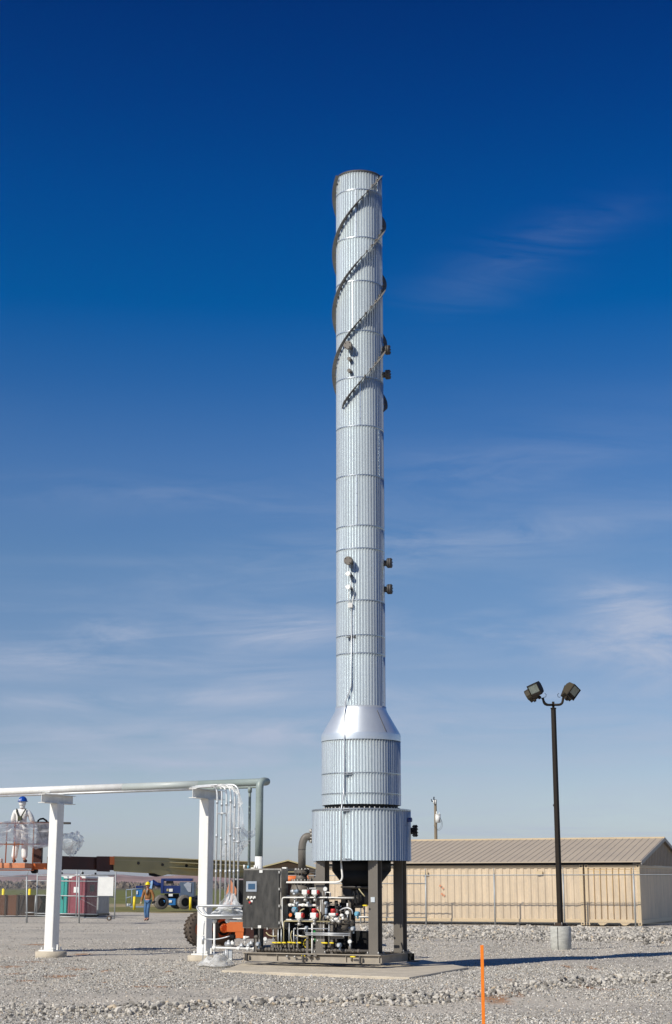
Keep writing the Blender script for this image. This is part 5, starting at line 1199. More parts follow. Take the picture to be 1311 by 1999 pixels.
bb(72, 97, 1610, 1650, -.15, .2, M_STEELD, 'console_box'); bb(98, 128, 1605.5, 1609, -.3, .1, M_STEELD, 'tool_tray')
bb(60, 80, 1652, 1684, .1, .3, M_REDO, 'gate_panel'); bb(-6, 3, 1676, 1685, -.1, .2, M_WPLAS, 'paint_bucket')
w = lambda x, y, d=-.62: bl(x, y, d)
film('plastic_sheet', 'long clear plastic draped round the orange lift basket rails', [[w(-50, 1604), w(-10, 1604), w(20, 1602), w(45, 1604), w(70, 1606), w(100, 1607)], [w(-50, 1625, -.68), w(-10, 1625, -.66), w(20, 1622, -.72), w(45, 1626, -.66), w(70, 1625, -.7), w(100, 1626)], [w(-50, 1648, -.7), w(-10, 1665, -.7), w(20, 1645, -.7), w(45, 1650, -.74), w(70, 1656, -.7), w(100, 1652)]], .06, 4.4, M_FILM, n=44)
film('plastic_sheet', 'billowing clear plastic blowing out to the right of the basket', [[w(98, 1625, -.5), w(122, 1626, -.4), w(142, 1624, -.2), w(158, 1624, 0), w(163, 1632, .1)], [w(98, 1642, -.6), w(122, 1640, -.7), w(142, 1641, -.7), w(155, 1642, -.4), w(160, 1643, .1)], [w(98, 1658, -.5), w(120, 1662, -.5), w(133, 1668, -.3), w(146, 1662, -.1), w(154, 1655, .1)]], .10, 6.6, M_FILM, n=36)
# turret, chassis
tb = MB(); tb.prism([bl(434, 1770, -.7), bl(443, 1735, -.7), bl(449, 1716, -.7), bl(461, 1735, -.7), bl(461, 1742, -.7), bl(455, 1770, -.7)], Vector((0, .12, 0))); tb.build('counterweight_fin', M_ORANGEF, lift)
bb(455, 560, 1718, 1792, -.55, .7, M_BLACK, 'turret'); bb(500, 640, 1722, 1788, -.4, .8, M_REDO, 'engine_hood')
m = MB(); m.cyl(bl(540, 1716.5, -.5), bl(600, 1716.5, -.5), .10, n=18); m.cyl(bl(597, 1716.5, -.5), bl(599, 1716.5, -.5), .13, n=14); m.build('lift_cylinder', M_ORANGE, lift)
m = MB(); m.tube([bl(592, 1716, -.6), bl(594, 1709, -.6), bl(600, 1710, -.6), bl(603, 1720, -.6)], .03, 8); m.build('hose_loop', M_ORANGEF, lift)
ch = bb(446, 479, 1798, 1818, -.75, .75, M_ORANGE, 'chassis'); bb(472, 586, 1796, 1831, -.70, .6, M_REDO, 'axle_housing'); bb(462, 478, 1817, 1830, -.74, -.2, M_ORANGE, 'outrigger_foot', ch); bb(490, 530, 1788, 1799, -.4, .4, M_BLACK, 'slew_ring')
def wheel(px, py, dy, yaw, R, rub, rim, wd=.36, name='wheel', par=lift, hub=True, bl_=None):
    c = bl_ if bl_ is not None else bl(px, py, dy); a = Vector((math.sin(yaw), -math.cos(yaw), 0)); c = Vector((c.x, c.y, R + .005 if name == 'wheel' else c.z))
    u = EZ; v = a.cross(u); m = MB(); n = 40; prof = [(-wd / 2, .60), (-wd / 2, .86), (-wd * .42, .96), (wd * .42, .96), (wd / 2, .86), (wd / 2, .60)]
    vs = [c + a * s + (u * math.cos(2 * PI * i / n) + v * math.sin(2 * PI * i / n)) * R * r for s, r in prof for i in range(n)]
    m.add(vs, [(k * n + i, k * n + (i + 1) % n, (k + 1) * n + (i + 1) % n, (k + 1) * n + i) for k in range(len(prof) - 1) for i in range(n)], True); ty = m.build('tyre', rub, par)
    m = MB()
    for i in range(26):
        for s in (-1, 1):
            t = 2 * PI * (i + (.5 if s > 0 else 0)) / 26; d = u * math.cos(t) + v * math.sin(t); tg = a.cross(d)
            m.box(c + d * R * .965 + a * s * wd * .27 + tg * .02, (wd * .48, R * .085, R * .06), ((a + tg * .5 * s).normalized(), (a + tg * .5 * s).normalized().cross(d), d))
    lg = m.build('tread_lugs', rub, ty); lg['kind'] = 'stuff'
    m = MB(); m.cyl(c - a * wd * .42, c + a * wd * .34, R * .60, n=32); m.build('rim', rim, ty)
    m = MB(); m.cyl(c + a * wd * .34, c + a * wd * .36, R * .42, n=28); m.build('rim_disc', M_BLACK if rim is M_ORANGE else rim, ty)
    m = MB(); m.cyl(c + a * wd * .2, c + a * wd * .50, R * .27, n=20)
    for i in range(9): t = 2 * PI * i / 9; q = c + (u * math.cos(t) + v * math.sin(t)) * R * .20 + a * wd * .5; m.cyl(q, q + a * .03, .018, n=6)
    m.build('hub', rim, ty); return ty
wheel(393, 1819, -1.0, math.radians(32), .47, M_RUB, M_ORANGE); wheel(432, 1819, .1, math.radians(32), .47, M_RUB, M_ORANGE)
wheel(564, 1819, -.9, math.radians(32), .47, M_RUB, M_ORANGE); wheel(606, 1819, .9, math.radians(32), .47, M_RUB, M_ORANGE)

# ================================================================== PEOPLE
def skin(name, nodes, edges, mt, par=None, sub=2, branch=True):
    """nodes: (co, rx[, ry]); skin modifier rooted at node 0"""
    me = bpy.data.meshes.new(name); me.from_pydata([tuple(n[0]) for n in nodes], edges, []); me.materials.append(mt)
    o = bpy.data.objects.new(name, me); COL.objects.link(o)
    md = o.modifiers.new('skin', 'SKIN'); md.use_smooth_shade = True; md.branch_smoothing = .6
    if not me.skin_vertices: me.skin_vertices.new()
    for i, n in enumerate(nodes):
        sv = me.skin_vertices[0].data[i]; sv.radius = (n[1], n[2] if len(n) > 2 else n[1]); sv.use_root = (i == 0)
    s = o.modifiers.new('sub', 'SUBSURF'); s.levels = sub; s.render_levels = sub
    if par is not None: o.parent = par
    return o
def hand(side, wrist, fdir, pdir, S_=1.0):
    """wrist -> nodes/edges of a palm with five bent fingers, returned relative"""
    f = fdir.normalized(); p = (pdir - f * pdir.dot(f)).normalized(); t = f.cross(p) * side; N_, E_ = [], []
    palm = wrist + f * .05 * S_; kn = wrist + f * .09 * S_
    N_.append((palm, .026 * S_, .016 * S_)); N_.append((kn, .030 * S_, .014 * S_)); E_.append((0, 1))
    for i, (o, L_) in enumerate(((-.030, .060), (-.010, .072), (.010, .078), (.030, .068))):
        b = kn + t * o * S_; k = b + f * L_ * .45 * S_ + p * .008 * S_; e = b + f * L_ * .75 * S_ + p * .030 * S_
        q = len(N_); N_ += [(b, .009 * S_), (k, .0085 * S_), (e, .008 * S_)]; E_ += [(1, q), (q, q + 1), (q + 1, q + 2)]
    q = len(N_); b = palm + t * .028 * S_; N_ += [(b, .011 * S_), (b + t * .022 * S_ + f * .03 * S_ + p * .012 * S_, .0095 * S_), (b + t * .026 * S_ + f * .052 * S_ + p * .026 * S_, .008 * S_)]; E_ += [(0, q), (q, q + 1), (q + 1, q + 2)]
    return N_, E_
def head_mesh(c, s, fwd, mt, par, name='head', face=True):
    """a shaped head: skull, jaw, nose, brow, ears; fwd = facing"""
    f = Vector(fwd).normalized(); r_ = f.cross(EZ).normalized(); m = MB(); n, k = 24, 18; vs = []
    for i in range(k + 1):
        ph = PI * i / k
        for j in range(n):
            th = 2 * PI * j / n; x, y, z = math.sin(ph) * math.cos(th), math.sin(ph) * math.sin(th), math.cos(ph)
            w = .078; d = .098; h = .120
            if z < 0: w *= 1 + z * .38; d *= 1 + z * .12
            X, Y, Z = x * w, y * d, z * h
            if y > .6:
                Y += .020 * math.exp(-((x / .16) ** 2 + ((z + .12) / .18) ** 2))          # nose
                Y -= .010 * math.exp(-(((abs(x) - .36) / .16) ** 2 + ((z - .10) / .14) ** 2))  # eye sockets
                Y += .006 * math.exp(-((x / .3) ** 2 + ((z + .50) / .10) ** 2)) + .008 * math.exp(-((x / .3) ** 2 + ((z + .85) / .15) ** 2))
            vs.append(c + (r_ * X + f * Y + EZ * Z) * s)
    m.add(vs, [(i * n + j, (i + 1) * n + j, (i + 1) * n + (j + 1) % n, i * n + (j + 1) % n) for i in range(k) for j in range(n)], True)
    for sd in (-1, 1): m.ball(c + (r_ * sd * .078 - EZ * .01) * s, .026 * s, 8, (.45, .8, 1.1))
    o = m.build(name, mt, par)
    if face:
        m = MB()
        for sd in (-1, 1): m.ball(c + (r_ * sd * .030 + f * .083 + EZ * .012) * s, .010 * s, 8)
        m.build('eyes', M_BLACK, o)['kind'] = 'stuff'
        m = MB(); m.ball(c + (f * .090 - EZ * .058) * s, .016 * s, 8, (1.1, .6, .45)); m.build('mouth', M_RED, o)
    return o
def helmet(c, s, fwd, mt, par):
    f = Vector(fwd).normalized(); r_ = f.cross(EZ).normalized(); m = MB(); n, k = 28, 10; vs = []
    for i in range(k + 1):
        ph = PI / 2 * i / k
        for j in range(n):
            th = 2 * PI * j / n; x, y, z = math.sin(ph) * math.cos(th), math.sin(ph) * math.sin(th), math.cos(ph)
            ridge = .008 * math.exp(-(x / .12) ** 2); vs.append(c + (r_ * x * .112 + f * y * .135 + EZ * (z * .125 + ridge)) * s)
    for rr, zz_ in ((1.17, -.006), (1.18, -.014)):
        for j in range(n):
            th = 2 * PI * j / n; x, y = math.cos(th), math.sin(th); e = rr + (.26 * max(0, y) ** 2)
            vs.append(c + (r_ * x * .112 * rr + f * y * .135 * e + EZ * zz_) * s)
    m.add(vs, [(i * n + j, (i + 1) * n + j, (i + 1) * n + (j + 1) % n, i * n + (j + 1) % n) for i in range(k + 2) for j in range(n)], True)
    return m.build('hard_hat', mt, par)
# -- walking man
wp0 = gnd(287, 1797.5); wp0.z = .0; SC = 1.0
man = thing('person', 'person in brown jacket, jeans and yellow hard hat walking on gravel', 'person', wp0)
Fd = Vector((-.30, -.95, 0)).normalized(); Rt = Vector((-Fd.y, Fd.x, 0)) * -1          # facing us and a little left; Rt = his left seen at image right
Rt = Fd.cross(EZ).normalized()                    # his right
if Rt.x > 0: IR = Rt
else: IR = -Rt                                    # direction of image right
def mn(r, f, z): return wp0 + IR * r + Fd * f + EZ * z
def join(base, add, at_idx):
    N_, E_ = base; n0 = len(N_); N_ += add[0]; E_ += [(a + n0, b + n0) for a, b in add[1]]; E_.append((at_idx, n0))
def figure(P, hipw=.085, shw=.185, mt=M_SKIN, par=None, arms=None, legs=None, lean=0.0, name='body'):
    """P(r,f,z) maps body coordinates; arms/legs: joint lists for image left (-1) and image right (+1)"""
    N_ = [(P(0, 0, .95), .135, .10), (P(0, lean * .3, 1.12), .125, .09), (P(0, lean * .7, 1.30), .145, .10), (P(0, lean, 1.42), .09, .075), (P(0, lean + .01, 1.50), .056), (P(0, lean + .03, 1.585), .065, .075)]
    E_ = [(0, 1), (1, 2), (2, 3), (3, 4), (4, 5)]
    for s in (-1, 1):
        hip, kn, an, toe = legs[s]; i = len(N_); N_ += [(P(*hip), .088), (P(*kn), .058), (P(*an), .040), (P(*toe), .032)]; E_ += [(0, i), (i, i + 1), (i + 1, i + 2), (i + 2, i + 3)]
        sh, el, wr = arms[s]; i = len(N_); N_ += [(P(*sh), .056), (P(*el), .042), (P(*wr), .028)]; E_ += [(3, i), (i, i + 1), (i + 1, i + 2)]
        d = P(*wr) - P(*el); join((N_, E_), hand(s, P(*wr), d, Fd if name == 'body' else d.cross(EZ)), i + 2)
    return N_, E_
LG = {-1: ((-.085, .0, .90), (-.09, .07, .50), (-.08, -.02, .085), (-.10, .14, .035)), 1: ((.085, 0, .90), (.06, .10, .50), (.03, .0, .10), (.02, .16, .04))}
AR_ = {-1: ((-.19, 0, 1.40), (-.28, -.02, 1.12), (-.30, .10, .90)), 1: ((.19, 0, 1.40), (.29, -.03, 1.13), (.32, .08, .90))}
N_, E_ = figure(mn, arms=AR_, legs=LG); skin('body', N_, E_, M_SKIN, None, 1)
bd = bpy.data.objects['body']; bd.parent = man; bd.matrix_parent_inverse = man.matrix_basis.inverted()
def pskin(name, nodes, edges, mt, par, sub=2):
    o = skin(name, nodes, edges, mt, None, sub); o.parent = par
    if par.type == 'EMPTY': o.matrix_parent_inverse = par.matrix_basis.inverted()
    return o
jn = [(mn(0, 0, .99), .165, .125), (mn(0, 0, 1.10), .175, .125), (mn(0, 0, 1.28), .185, .125), (mn(0, 0, 1.40), .13, .095), (mn(0, 0, 1.455), .075, .07)]; je = [(0, 1), (1, 2), (2, 3), (3, 4)]
for s in (-1, 1): i = len(jn); sh, el, wr = AR_[s]; jn += [(mn(*sh), .085), (mn(*el), .068), (mn(wr[0], wr[1] - .01, wr[2] + .02), .050)]; je += [(3, i), (i, i + 1), (i + 1, i + 2)]
jk = pskin('jacket', jn, je, M_JACKET, man)
m = MB(); m.prism([mn(-.05, .125, 1.44), mn(.045, .125, 1.44), mn(.0, .148, 1.22)], Fd * .006); m.build('shirt', M_GREYCL, jk)
for s in (-1, 1): m = MB(); m.tube([mn(s * .07, .08, 1.47), mn(s * .055, .13, 1.40), mn(s * .01, .155, 1.22)], [.022, .026, .012], 6); m.build('collar', M_RUSTB, jk)
jn = [(mn(0, 0, .96), .14, .11)]; je = []
for s in (-1, 1): i = len(jn); hip, kn, an, toe = LG[s]; jn += [(mn(*hip), .100), (mn(*kn), .078), (mn(an[0], an[1], an[2] + .03), .068)]; je += [(0, i), (i, i + 1), (i + 1, i + 2)]
pskin('jeans', jn, je, M_JEANS, man)
for s in (-1, 1): hip, kn, an, toe = LG[s]; m = pskin('boot', [(mn(an[0], an[1] - .03, an[2] + .04), .055), (mn(an[0], an[1] - .02, .055), .055, .05), (mn(*toe), .048, .036)], [(0, 1), (1, 2)], M_BOOT, man)
for s in (-1, 1):
    wr = AR_[s][2]; el = AR_[s][1]; d = mn(*wr) - mn(*el); gN, gE = hand(s, mn(*wr), d, Fd, 1.12); gN = [(q[0], *(r * 1.15 for r in q[1:])) for q in gN]; gN.append((mn(*wr), .036)); gE.append((len(gN) - 1, 0)); pskin('glove', gN, gE, M_CREAML if s < 0 else M_WPLAS, man, 1)
hd = head_mesh(mn(0, .04, 1.625), 1.0, Fd, M_SKIN, man); helmet(mn(0, .03, 1.69), 1.06, Fd, M_HATY, man)
m = MB(); m.ball(mn(0, -.01, 1.63), .096, 12, (.95, 1.0, 1.05)); m.build('dark_hood', M_BOOT, man)
m = MB(); m.box(mn(.37, .16, .86), (.20, .05, .12), ((IR * .8 + EZ * .3).normalized(), Fd, EZ)); tag(bevel(m.build('tool_bag', M_BLACK), .02), 'dark tool pouch held by the person in brown jacket', 'bag')

# -- painter in the basket, back to us
fp = bl(38, 1684.5, -.25); fp.z = bl(38, 1684.5).z
wk = thing('person', 'person in white coverall, harness and blue hard hat standing in basket', 'person', fp)
Fd0 = Fd; Fd = Vector((.12, 1, 0)).normalized(); BR = Vector((1, -.12, 0)).normalized()
def wn_(r, f, z): return fp + BR * r + Fd * f + EZ * z
LG2 = {-1: ((-.09, 0, .90), (-.13, .03, .50), (-.17, 0, .085), (-.18, .14, .035)), 1: ((.09, 0, .90), (.11, .03, .50), (.13, 0, .085), (.14, .14, .035))}
AR2 = {-1: ((-.20, .02, 1.42), (-.27, .06, 1.15), (-.20, .30, 1.12)), 1: ((.20, .02, 1.42), (.29, .05, 1.15), (.24, .30, 1.14))}
N_, E_ = figure(wn_, arms=AR2, legs=LG2, name='b2'); o = pskin('body', N_, E_, M_SKIN, wk, 1)
jn = [(wn_(0, 0, .96), .175, .14), (wn_(0, 0, 1.10), .175, .14), (wn_(0, 0, 1.28), .20, .14), (wn_(0, 0, 1.41), .16, .11), (wn_(0, .01, 1.50), .080, .08)]; je = [(0, 1), (1, 2), (2, 3), (3, 4)]
for s in (-1, 1):
    i = len(jn); sh, el, wr = AR2[s]; jn += [(wn_(*sh), .092), (wn_(*el), .075), (wn_(*wr), .052)]; je += [(3, i), (i, i + 1), (i + 1, i + 2)]
    i = len(jn); hip, kn, an, toe = LG2[s]; jn += [(wn_(*hip), .118), (wn_(*kn), .095), (wn_(an[0], an[1], .10), .085)]; je += [(0, i), (i, i + 1), (i + 1, i + 2)]
cv = pskin('coverall', jn, je, M_COVER, wk)
for s in (-1, 1): an = LG2[s][2]; toe = LG2[s][3]; pskin('boot', [(wn_(an[0], an[1] - .03, .06), .055), (wn_(toe[0], toe[1], .045), .045)], [(0, 1)], M_BOOT, wk)
m = MB(); m.cyl(wn_(0, .015, 1.50), wn_(0, .015, 1.60), .078, .070, n=16); m.ball(wn_(0, .005, 1.66), .108, 14, (.95, 1.0, 1.15)); m.build('white_hood', M_COVER, wk)
head_mesh(wn_(0, .03, 1.66), 1.0, Fd, M_SKIN, wk); helmet(wn_(0, .02, 1.715), 1.06, Fd, M_HATB, wk)
m = MB(); c = wn_(-.045, -.105, 1.735); m.ball(c, .03, 8, (1, .35, .8)); m.build('white_sticker', M_WPLAS, wk)
for s in (-1, 1): m = MB(); m.tube([wn_(s * .13, -.07, 1.49), wn_(s * .11, -.135, 1.42), wn_(s * .04, -.165, 1.27)], .020, 6); m.build('harness_strap', M_HARN, wk)
m = MB(); m.box(wn_(0, -.165, 1.22), (.12, .05, .13), (BR, Fd, EZ)); bevel(m.build('harness_pad', M_HARN, wk), .01)
for s in (-1, 1): m = MB(); m.tube([wn_(s * .03, -.165, 1.18), wn_(s * .10, -.15, 1.06), wn_(s * .17, -.06, .98)], .018, 6); m.build('harness_strap', M_HARN, wk)

wk.scale = (.93, .93, .90)
# ================================================================== BLUE BOOM LIFT (far)
GY = 115.0
def fb(px, py, d=0.0): return at(px, py, GY + d)
b2 = thing('boom_lift', 'blue articulated boom lift parked at the field edge behind the person', 'boom lift', (fb(338, 1775).x, GY, 0))
def fbox(x0, x1, y0, y1, d0, d1, mt, name, par=b2):
    a, b = fb(x0, y0), fb(x1, y1); m = MB(); m.box(((a.x + b.x) / 2, GY + (d0 + d1) / 2, (a.z + b.z) / 2), (abs(b.x - a.x), abs(d1 - d0), abs(a.z - b.z))); return bevel(m.build(name, mt, par), .02)
fbox(316, 354, 1729, 1744, -.7, .6, M_BLUE, 'engine_cover'); fbox(316, 376, 1715, 1720, -.6, .5, M_BLUE, 'lower_boom'); fbox(316, 321, 1716, 1744, -.75, -.6, M_BLUE, 'mast_plate'); fbox(352, 380, 1722, 1751, -.7, .7, mat('slate_hood', (.10, .14, .2), .35, .2), 'counterweight')
m = MB(); m.prism([fb(358, 1727, -.76), fb(366, 1722, -.76), fb(373, 1724, -.76), fb(372, 1742, -.76), fb(367, 1741, -.76)], (0, .05, 0)); m.build('grey_hood_panel', mat('silver_panel', (.42, .45, .5), .35, .3), b2)
fbox(326, 340, 1720, 1725, -.72, -.68, M_BLACK, 'frame_gap'); fbox(332, 339, 1735, 1741, -.76, -.7, M_WPLAS, 'decal_plate'); fbox(331, 339, 1745, 1750, -.76, -.7, M_WPLAS, 'decal_plate'); fbox(327, 331, 1735, 1740, -.76, -.7, M_CREAM, 'warning_plate')
fbox(319, 345, 1754, 1767, -.9, .8, M_BLUEL, 'chassis'); fbox(318, 325, 1757, 1762, -1.1, -.9, M_BLUEL, 'steer_link'); fbox(322, 348, 1745, 1754, -.4, .4, M_BLACK, 'slew_ring'); fbox(332, 338, 1757, 1762, -.96, -.9, M_WPLAS, 'data_plate')
m = MB(); m.tube([fb(316, 1728), fb(306, 1727), fb(298, 1722), fb(296, 1720)], [.14, .16, .17, .17], 8); m.tube([fb(296, 1720), fb(292, 1735)], .2, 8); m.build('jib_arm', M_BLUE, b2)
m = MB(); m.prism([fb(291, 1734, -.2), fb(294, 1720, -.2), fb(298, 1719, -.2), fb(296, 1735, -.2)], (0, .05, 0)); m.build('light_blue_link', mat('pale_blue', (.3, .5, .75), .5), b2)
fbox(266, 280, 1729, 1734, -.4, .4, M_BLUE, 'basket_control'); fbox(267, 279, 1736, 1751, -.45, -.3, M_BLUEL, 'basket_panel'); fbox(268, 270.5, 1739, 1746, -.52, -.46, M_WPLAS, 'decal_plate'); fbox(256, 282, 1769, 1772, -.5, .5, M_SGREY, 'basket_floor')
for x0, y0, x1, y1 in ((246, 1738, 246, 1769), (257, 1737, 257, 1771), (246, 1737, 282, 1734), (246, 1753, 262, 1749), (282, 1735, 282, 1771), (246, 1769, 256, 1766)): m = MB(); m.cyl(fb(x0, y0, -.45), fb(x1, y1, -.45), .035, n=6); m.build('basket_rail', M_SGREY, b2)
fbox(247, 255, 1764, 1770, -.3, .1, M_WPLAS, 'white_tub')
def fwheel(px, d, R=.50):
    wheel(0, 0, 0, math.radians(28), R, M_RUBG, M_BLACK, .40, 'wheel', b2, True, Vector((fb(px, 1763).x, GY + d, 0)))
fwheel(317, -1.0); fwheel(362, -1.0); fwheel(340, 1.6); fwheel(378, 1.6, .48)
fbox(372, 384, 1755, 1768, -.6, .6, M_BLACK, 'rear_axle'); 
for px, y0, y1, lab in ((261.5, 1751, 1775, 'yellow bollard beside the blue lift basket'), (371, 1752, 1775, 'yellow bollard behind the blue lift rear wheel')):
    p = at(px, y1, 112); t_ = at(px, y0, 112).z; m = MB(); m.cyl((p.x, 112, 0), (p.x, 112, t_), .09, n=12); m.ball((p.x, 112, t_), .09, 8, (1, 1, .5)); tag(m.build('bollard', M_YEL), lab, 'bollard', 'yellow bollards by the field')

# ================================================================== LIGHT POLE
lp0 = gnd(1095, 1852); LPY = lp0.y
def lq(px, py, d=0.0): return at(px, py, LPY + d)
lp = thing('light_pole', 'dark square steel light pole with twin floodlight arms on concrete pier', 'light pole', lp0)
zp = lq(1095, 1808).z
m = MB(); m.cyl((lp0.x, LPY, -.2), (lp0.x, LPY, zp), .275, n=40); pier = bevel(m.build('concrete_pier', M_CONCW, lp), .015)
m = MB(); m.cyl((lp0.x - .12, LPY - .262, -.1), (lp0.x - .12, LPY - .262, zp - .02), .006, n=6); m.build('form_seam', M_STEELD, pier)
ang = math.radians(38); A1 = Vector((math.cos(ang), -math.sin(ang), 0)); A2 = Vector((math.sin(ang), math.cos(ang), 0)); LX = (A1, A2, EZ)
ztp = lq(1079, 1384).z; cpz = Vector((lp0.x, LPY, 0))
m = MB(); m.box(cpz + EZ * ((zp + .02 + ztp) / 2), (.125, .125, ztp - zp - .02), LX, .86); pl_ = bevel(m.build('pole', M_BRONZE, lp), .012, 2)
m = MB(); m.box(cpz + EZ * (zp + .012), (.30, .30, .024), LX); m.box(cpz + EZ * (zp + .05), (.24, .24, .07), LX); m.build('base_cover', M_RUSTD, lp)
m = MB()
for a in (-.11, .11):
    for b in (-.11, .11): m.cyl(cpz + A1 * a + A2 * b + EZ * zp, cpz + A1 * a + A2 * b + EZ * (zp + .10), .012, n=6)
m.build('anchor_bolts', M_BOLT, lp)['kind'] = 'stuff'
m = MB(); m.box(cpz + EZ * (zp + .42) - A2 * .068, (.08, .012, .12), LX); m.build('hand_hole_cover', M_BRONZE, lp)
m = MB(); zc__ = lq(1085, 1572).z; m.box(cpz + EZ * zc__ - A1 * .07, (.05, .05, .05), LX); m.build('conduit_stub', M_BRONZE, lp)
m = MB(); m.cyl(cpz + EZ * ztp, cpz + EZ * (ztp + .20), .035, n=12); m.cyl(cpz + EZ * ztp, cpz + EZ * (ztp + .03), .08, n=12); m.build('tenon', M_BRONZE, lp)
zr = lq(1079, 1376).z; Lx = Vector((1, -.12, 0)).normalized(); Ly = Vector((.12, 1, 0)).normalized()
for s in (-1, 1):
    m = MB(); m.tube(rounded([cpz + EZ * zr, cpz + Lx * s * .24 + EZ * zr, cpz + Lx * s * .28 + EZ * (zr + .20)], .14, 6), .034, 10); m.build('curved_arm', M_BRONZE, lp)
m = MB(); m.tube(rounded([cpz + EZ * zr - Ly * .05, cpz - Lx * .20 - Ly * .12 + EZ * (zr - .01), cpz - Lx * .30 - Ly * .14 + EZ * (zr + .18)], .12, 5), .028, 8); m.build('curved_arm', M_BRONZE, lp)
def flood(c, roll, pitch_, yaw, s=.9):
    R_ = Matrix.Rotation(yaw, 3, 'Z') @ Matrix.Rotation(pitch_, 3, 'X') @ Matrix.Rotation(roll, 3, 'Y')
    ex, ey, ez = R_ @ Vector((1, 0, 0)), R_ @ Vector((0, 1, 0)), R_ @ Vector((0, 0, 1)); A_ = (ex, ey, ez)
    P = lambda a, b, z: c + (ex * a + ey * b + ez * z) * s
    m = MB(); w_, h_ = .175, .20
    sec = [(-.13, -h_), (.12, -h_ * .8), (.17, -h_ * .3), (.17, h_ * .55), (.10, h_), (-.13, h_)]
    m.prism([P(-w_, y, z) for y, z in sec], ex * w_ * 2 * s); fl_ = bevel(m.build('floodlight', M_BRONZEL, lp), .01)
    m = MB(); t = .026
    for a0, a1, z0_, z1_ in ((-w_, w_, h_ - t, h_ + .002), (-w_, w_, -h_, -h_ + t), (-w_, -w_ + t, -h_, h_), (w_ - t, w_, -h_, h_)): m.box(P((a0 + a1) / 2, -.142, (z0_ + z1_) / 2), ((a1 - a0) * s, .03 * s, (z1_ - z0_) * s), A_)
    m.build('lens_frame', M_BRONZE, fl_)
    m = MB(); m.box(P(0, -.133, .045), ((w_ * 2 - .06) * s, .01, .26 * s), A_); m.build('lens', M_GLASS, fl_)
    m = MB(); m.box(P(0, -.137, -.13), ((w_ * 2 - .07) * s, .012, .07 * s), A_); m.build('reflector_edge', M_BRONZE, fl_)
    m = MB(); m.cyl(P(0, .0, -h_ - .08), P(0, .0, -h_ + .01), .03, n=10); m.cyl(P(-.04, 0, -h_ - .07), P(.04, 0, -h_ - .07), .04, n=12); m.build('knuckle', M_BRONZE, fl_)
flood(lq(1045.5, 1346, -.12), math.radians(-20), math.radians(16), math.radians(-26)); flood(lq(1037, 1355, .22), math.radians(30), math.radians(10), math.radians(150), .8)
flood(lq(1114, 1349, -.05), math.radians(30), math.radians(22), math.radians(34)); flood(lq(1111, 1351, .45), math.radians(-28), math.radians(10), math.radians(200), .88)
for px, s in ((1063, 1), (1091, -1)): m = MB(); c = lq(px, 1357, -.1); m.tube([c + Vector((0, 0, .05)), c + Vector((s * .04, 0, .02)), c + Vector((s * .03, 0, -.05)), c + Vector((-s * .03, 0, -.06))], .008, 5); m.build('lamp_cable', M_BLACK, lp)

# ================================================================== UTILITY POLE, STAKE, FAR BUILDING
UY = 108.0
def uq(px, py, d=0.0): return at(px, py, UY + d)
up_ = thing('utility_pole', 'weathered wooden utility pole with white transformer behind the shed roof', 'utility pole', (uq(850, 1700).x, UY, 0))
x0 = uq(850.5, 1640).x; m = MB(); m.cyl((x0, UY, 0), (x0, UY, uq(848, 1561).z), .135, .09, n=14); m.build('pole', M_WOOD, up_)
m = MB(); m.cyl(uq(854.5, 1606, -.2), uq(854.5, 1591, -.2), .175, n=20); m.cyl(uq(854.5, 1591, -.2), uq(854.5, 1589.5, -.2), .19, n=20); tf = m.build('transformer', M_WPLAS, up_)
m = MB(); m.cyl(uq(852, 1590, -.2), uq(852, 1584, -.2), .035, n=8); m.cyl(uq(857, 1590, -.2), uq(857.5, 1586, -.2), .03, n=8); m.build('bushing', M_WPLAS, tf)
m = MB(); m.box(uq(857.4, 1600, -.3), (.05, .08, .32)); m.build('bracket', M_BLACK, tf)
m = MB(); m.tube([uq(848, 1564, -.12), uq(842.5, 1564.5, -.12), uq(841.5, 1560, -.12)], .03, 6); m.tube([uq(847, 1566, -.12), uq(846.5, 1558, -.12), uq(847, 1555.5, -.12)], .04, 6); m.build('pin_insulator', M_BLACK, up_)
m = MB(); m.cyl(uq(846.5, 1569, -.15), uq(846.5, 1562, -.15), .045, n=8); m.cyl(uq(849.5, 1570, -.1), uq(849.8, 1562, -.1), .05, n=8); m.build('fuse_cutout', M_WPLAS, up_)
m = MB(); m.tube(rounded([uq(857, 1592, -.2), uq(860, 1598, -.2), uq(864, 1608, -.2), uq(862, 1617, -.2), uq(856, 1622, -.2), uq(851, 1618, -.2), uq(846, 1611, -.15)], .3, 4), .010, 5); m.tube(rounded([uq(858, 1592, -.2), uq(862, 1604, -.2), uq(860, 1616, -.2), uq(853, 1620, -.2)], .3, 4), .008, 5); m.build('service_cable', M_STEELD, up_)
SY = 19.0; p = at(943.5, 1996, SY); tz = at(943.5, 1845, SY).z; m = MB(); X_ = p.x
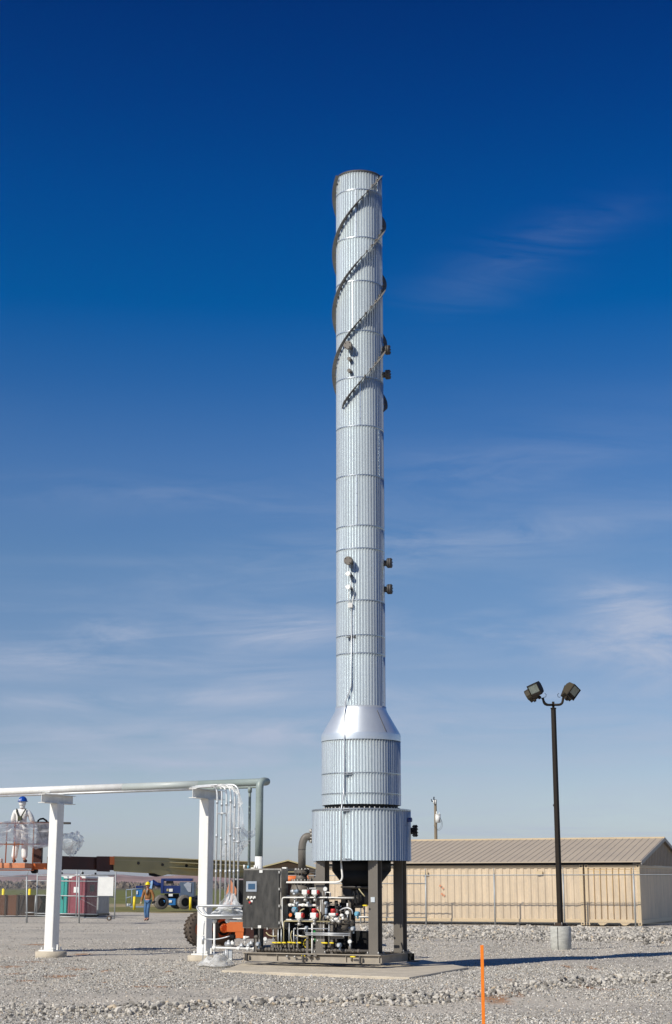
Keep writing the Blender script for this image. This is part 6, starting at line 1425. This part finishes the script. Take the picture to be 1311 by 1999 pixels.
m.add([Vector((X_ + a, SY + b, z)) for z in (-.12, tz) for a, b in ((-.019, -.005), (.019, -.005), (.019, .005), (-.019, .005))], [(3, 2, 1, 0), (4, 5, 6, 7), (0, 1, 5, 4), (1, 2, 6, 5), (2, 3, 7, 6), (3, 0, 4, 7)])
so = m.build('survey_stake', M_STAKE); tag(bevel(so, .002), 'thin wooden survey stake painted bright orange in the foreground', 'stake')
DYB = 96.0
def dq(px, py, d=0.0): return at(px, py, DYB + d)
fbld = thing('far_building', 'brown low gabled building behind the control cabinet', 'building', (dq(560, 1770).x, DYB, 0))
M_BRW = mat('brown_siding', (.20, .135, .075), .7, 0, .12, 1)
m = MB(); z_ = lambda y: dq(560, y).z; X = lambda x: dq(x, 1700).x
m.prism([Vector((X(505), DYB, 0)), Vector((X(612), DYB, 0)), Vector((X(612), DYB, z_(1696))), Vector((X(562), DYB, z_(1683))), Vector((X(505), DYB, z_(1696)))], (0, 9, 0)); m.build('wall', M_BRW, fbld)
m = MB(); 
for a, b in (((500, 1697), (562, 1681)), ((562, 1681), (618, 1697))): A_, B_ = Vector((X(a[0]), DYB - .4, z_(a[1]))), Vector((X(b[0]), DYB - .4, z_(b[1]))); m.prism([A_, B_, B_ + EZ * .08, A_ + EZ * .08], (0, 9.8, 0))
m.build('roof', M_CREAML, fbld)
m = MB(); m.box(dq(565, 1702, -.02), (.62, .06, .28)); m.build('window', M_BLACK, fbld)
m = MB(); m.box(dq(565, 1702, -.04), (.74, .04, .05)); m.build('window_sill', M_CREAM, fbld)

# ================================================================== HAZE
hz = MB(); hz.box((0, 2900, 21.2), (9000, 6600, 44.8)); ho = hz.build('haze', [])
hm = bpy.data.materials.new('air'); hm.use_nodes = True; HN, HL = hm.node_tree.nodes, hm.node_tree.links
for n in list(HN):
    if n.type != 'OUTPUT_MATERIAL': HN.remove(n)
pv = HN.new('ShaderNodeVolumePrincipled'); pv.inputs['Color'].default_value = (.86, .90, 1.0, 1); pv.inputs['Density'].default_value = .00011; pv.inputs['Anisotropy'].default_value = .45
HL.new(pv.outputs[0], [n for n in HN if n.type == 'OUTPUT_MATERIAL'][0].inputs['Volume']); ho.data.materials.append(hm); ho['kind'] = 'stuff'
ho['label'] = 'pale haze in the air'
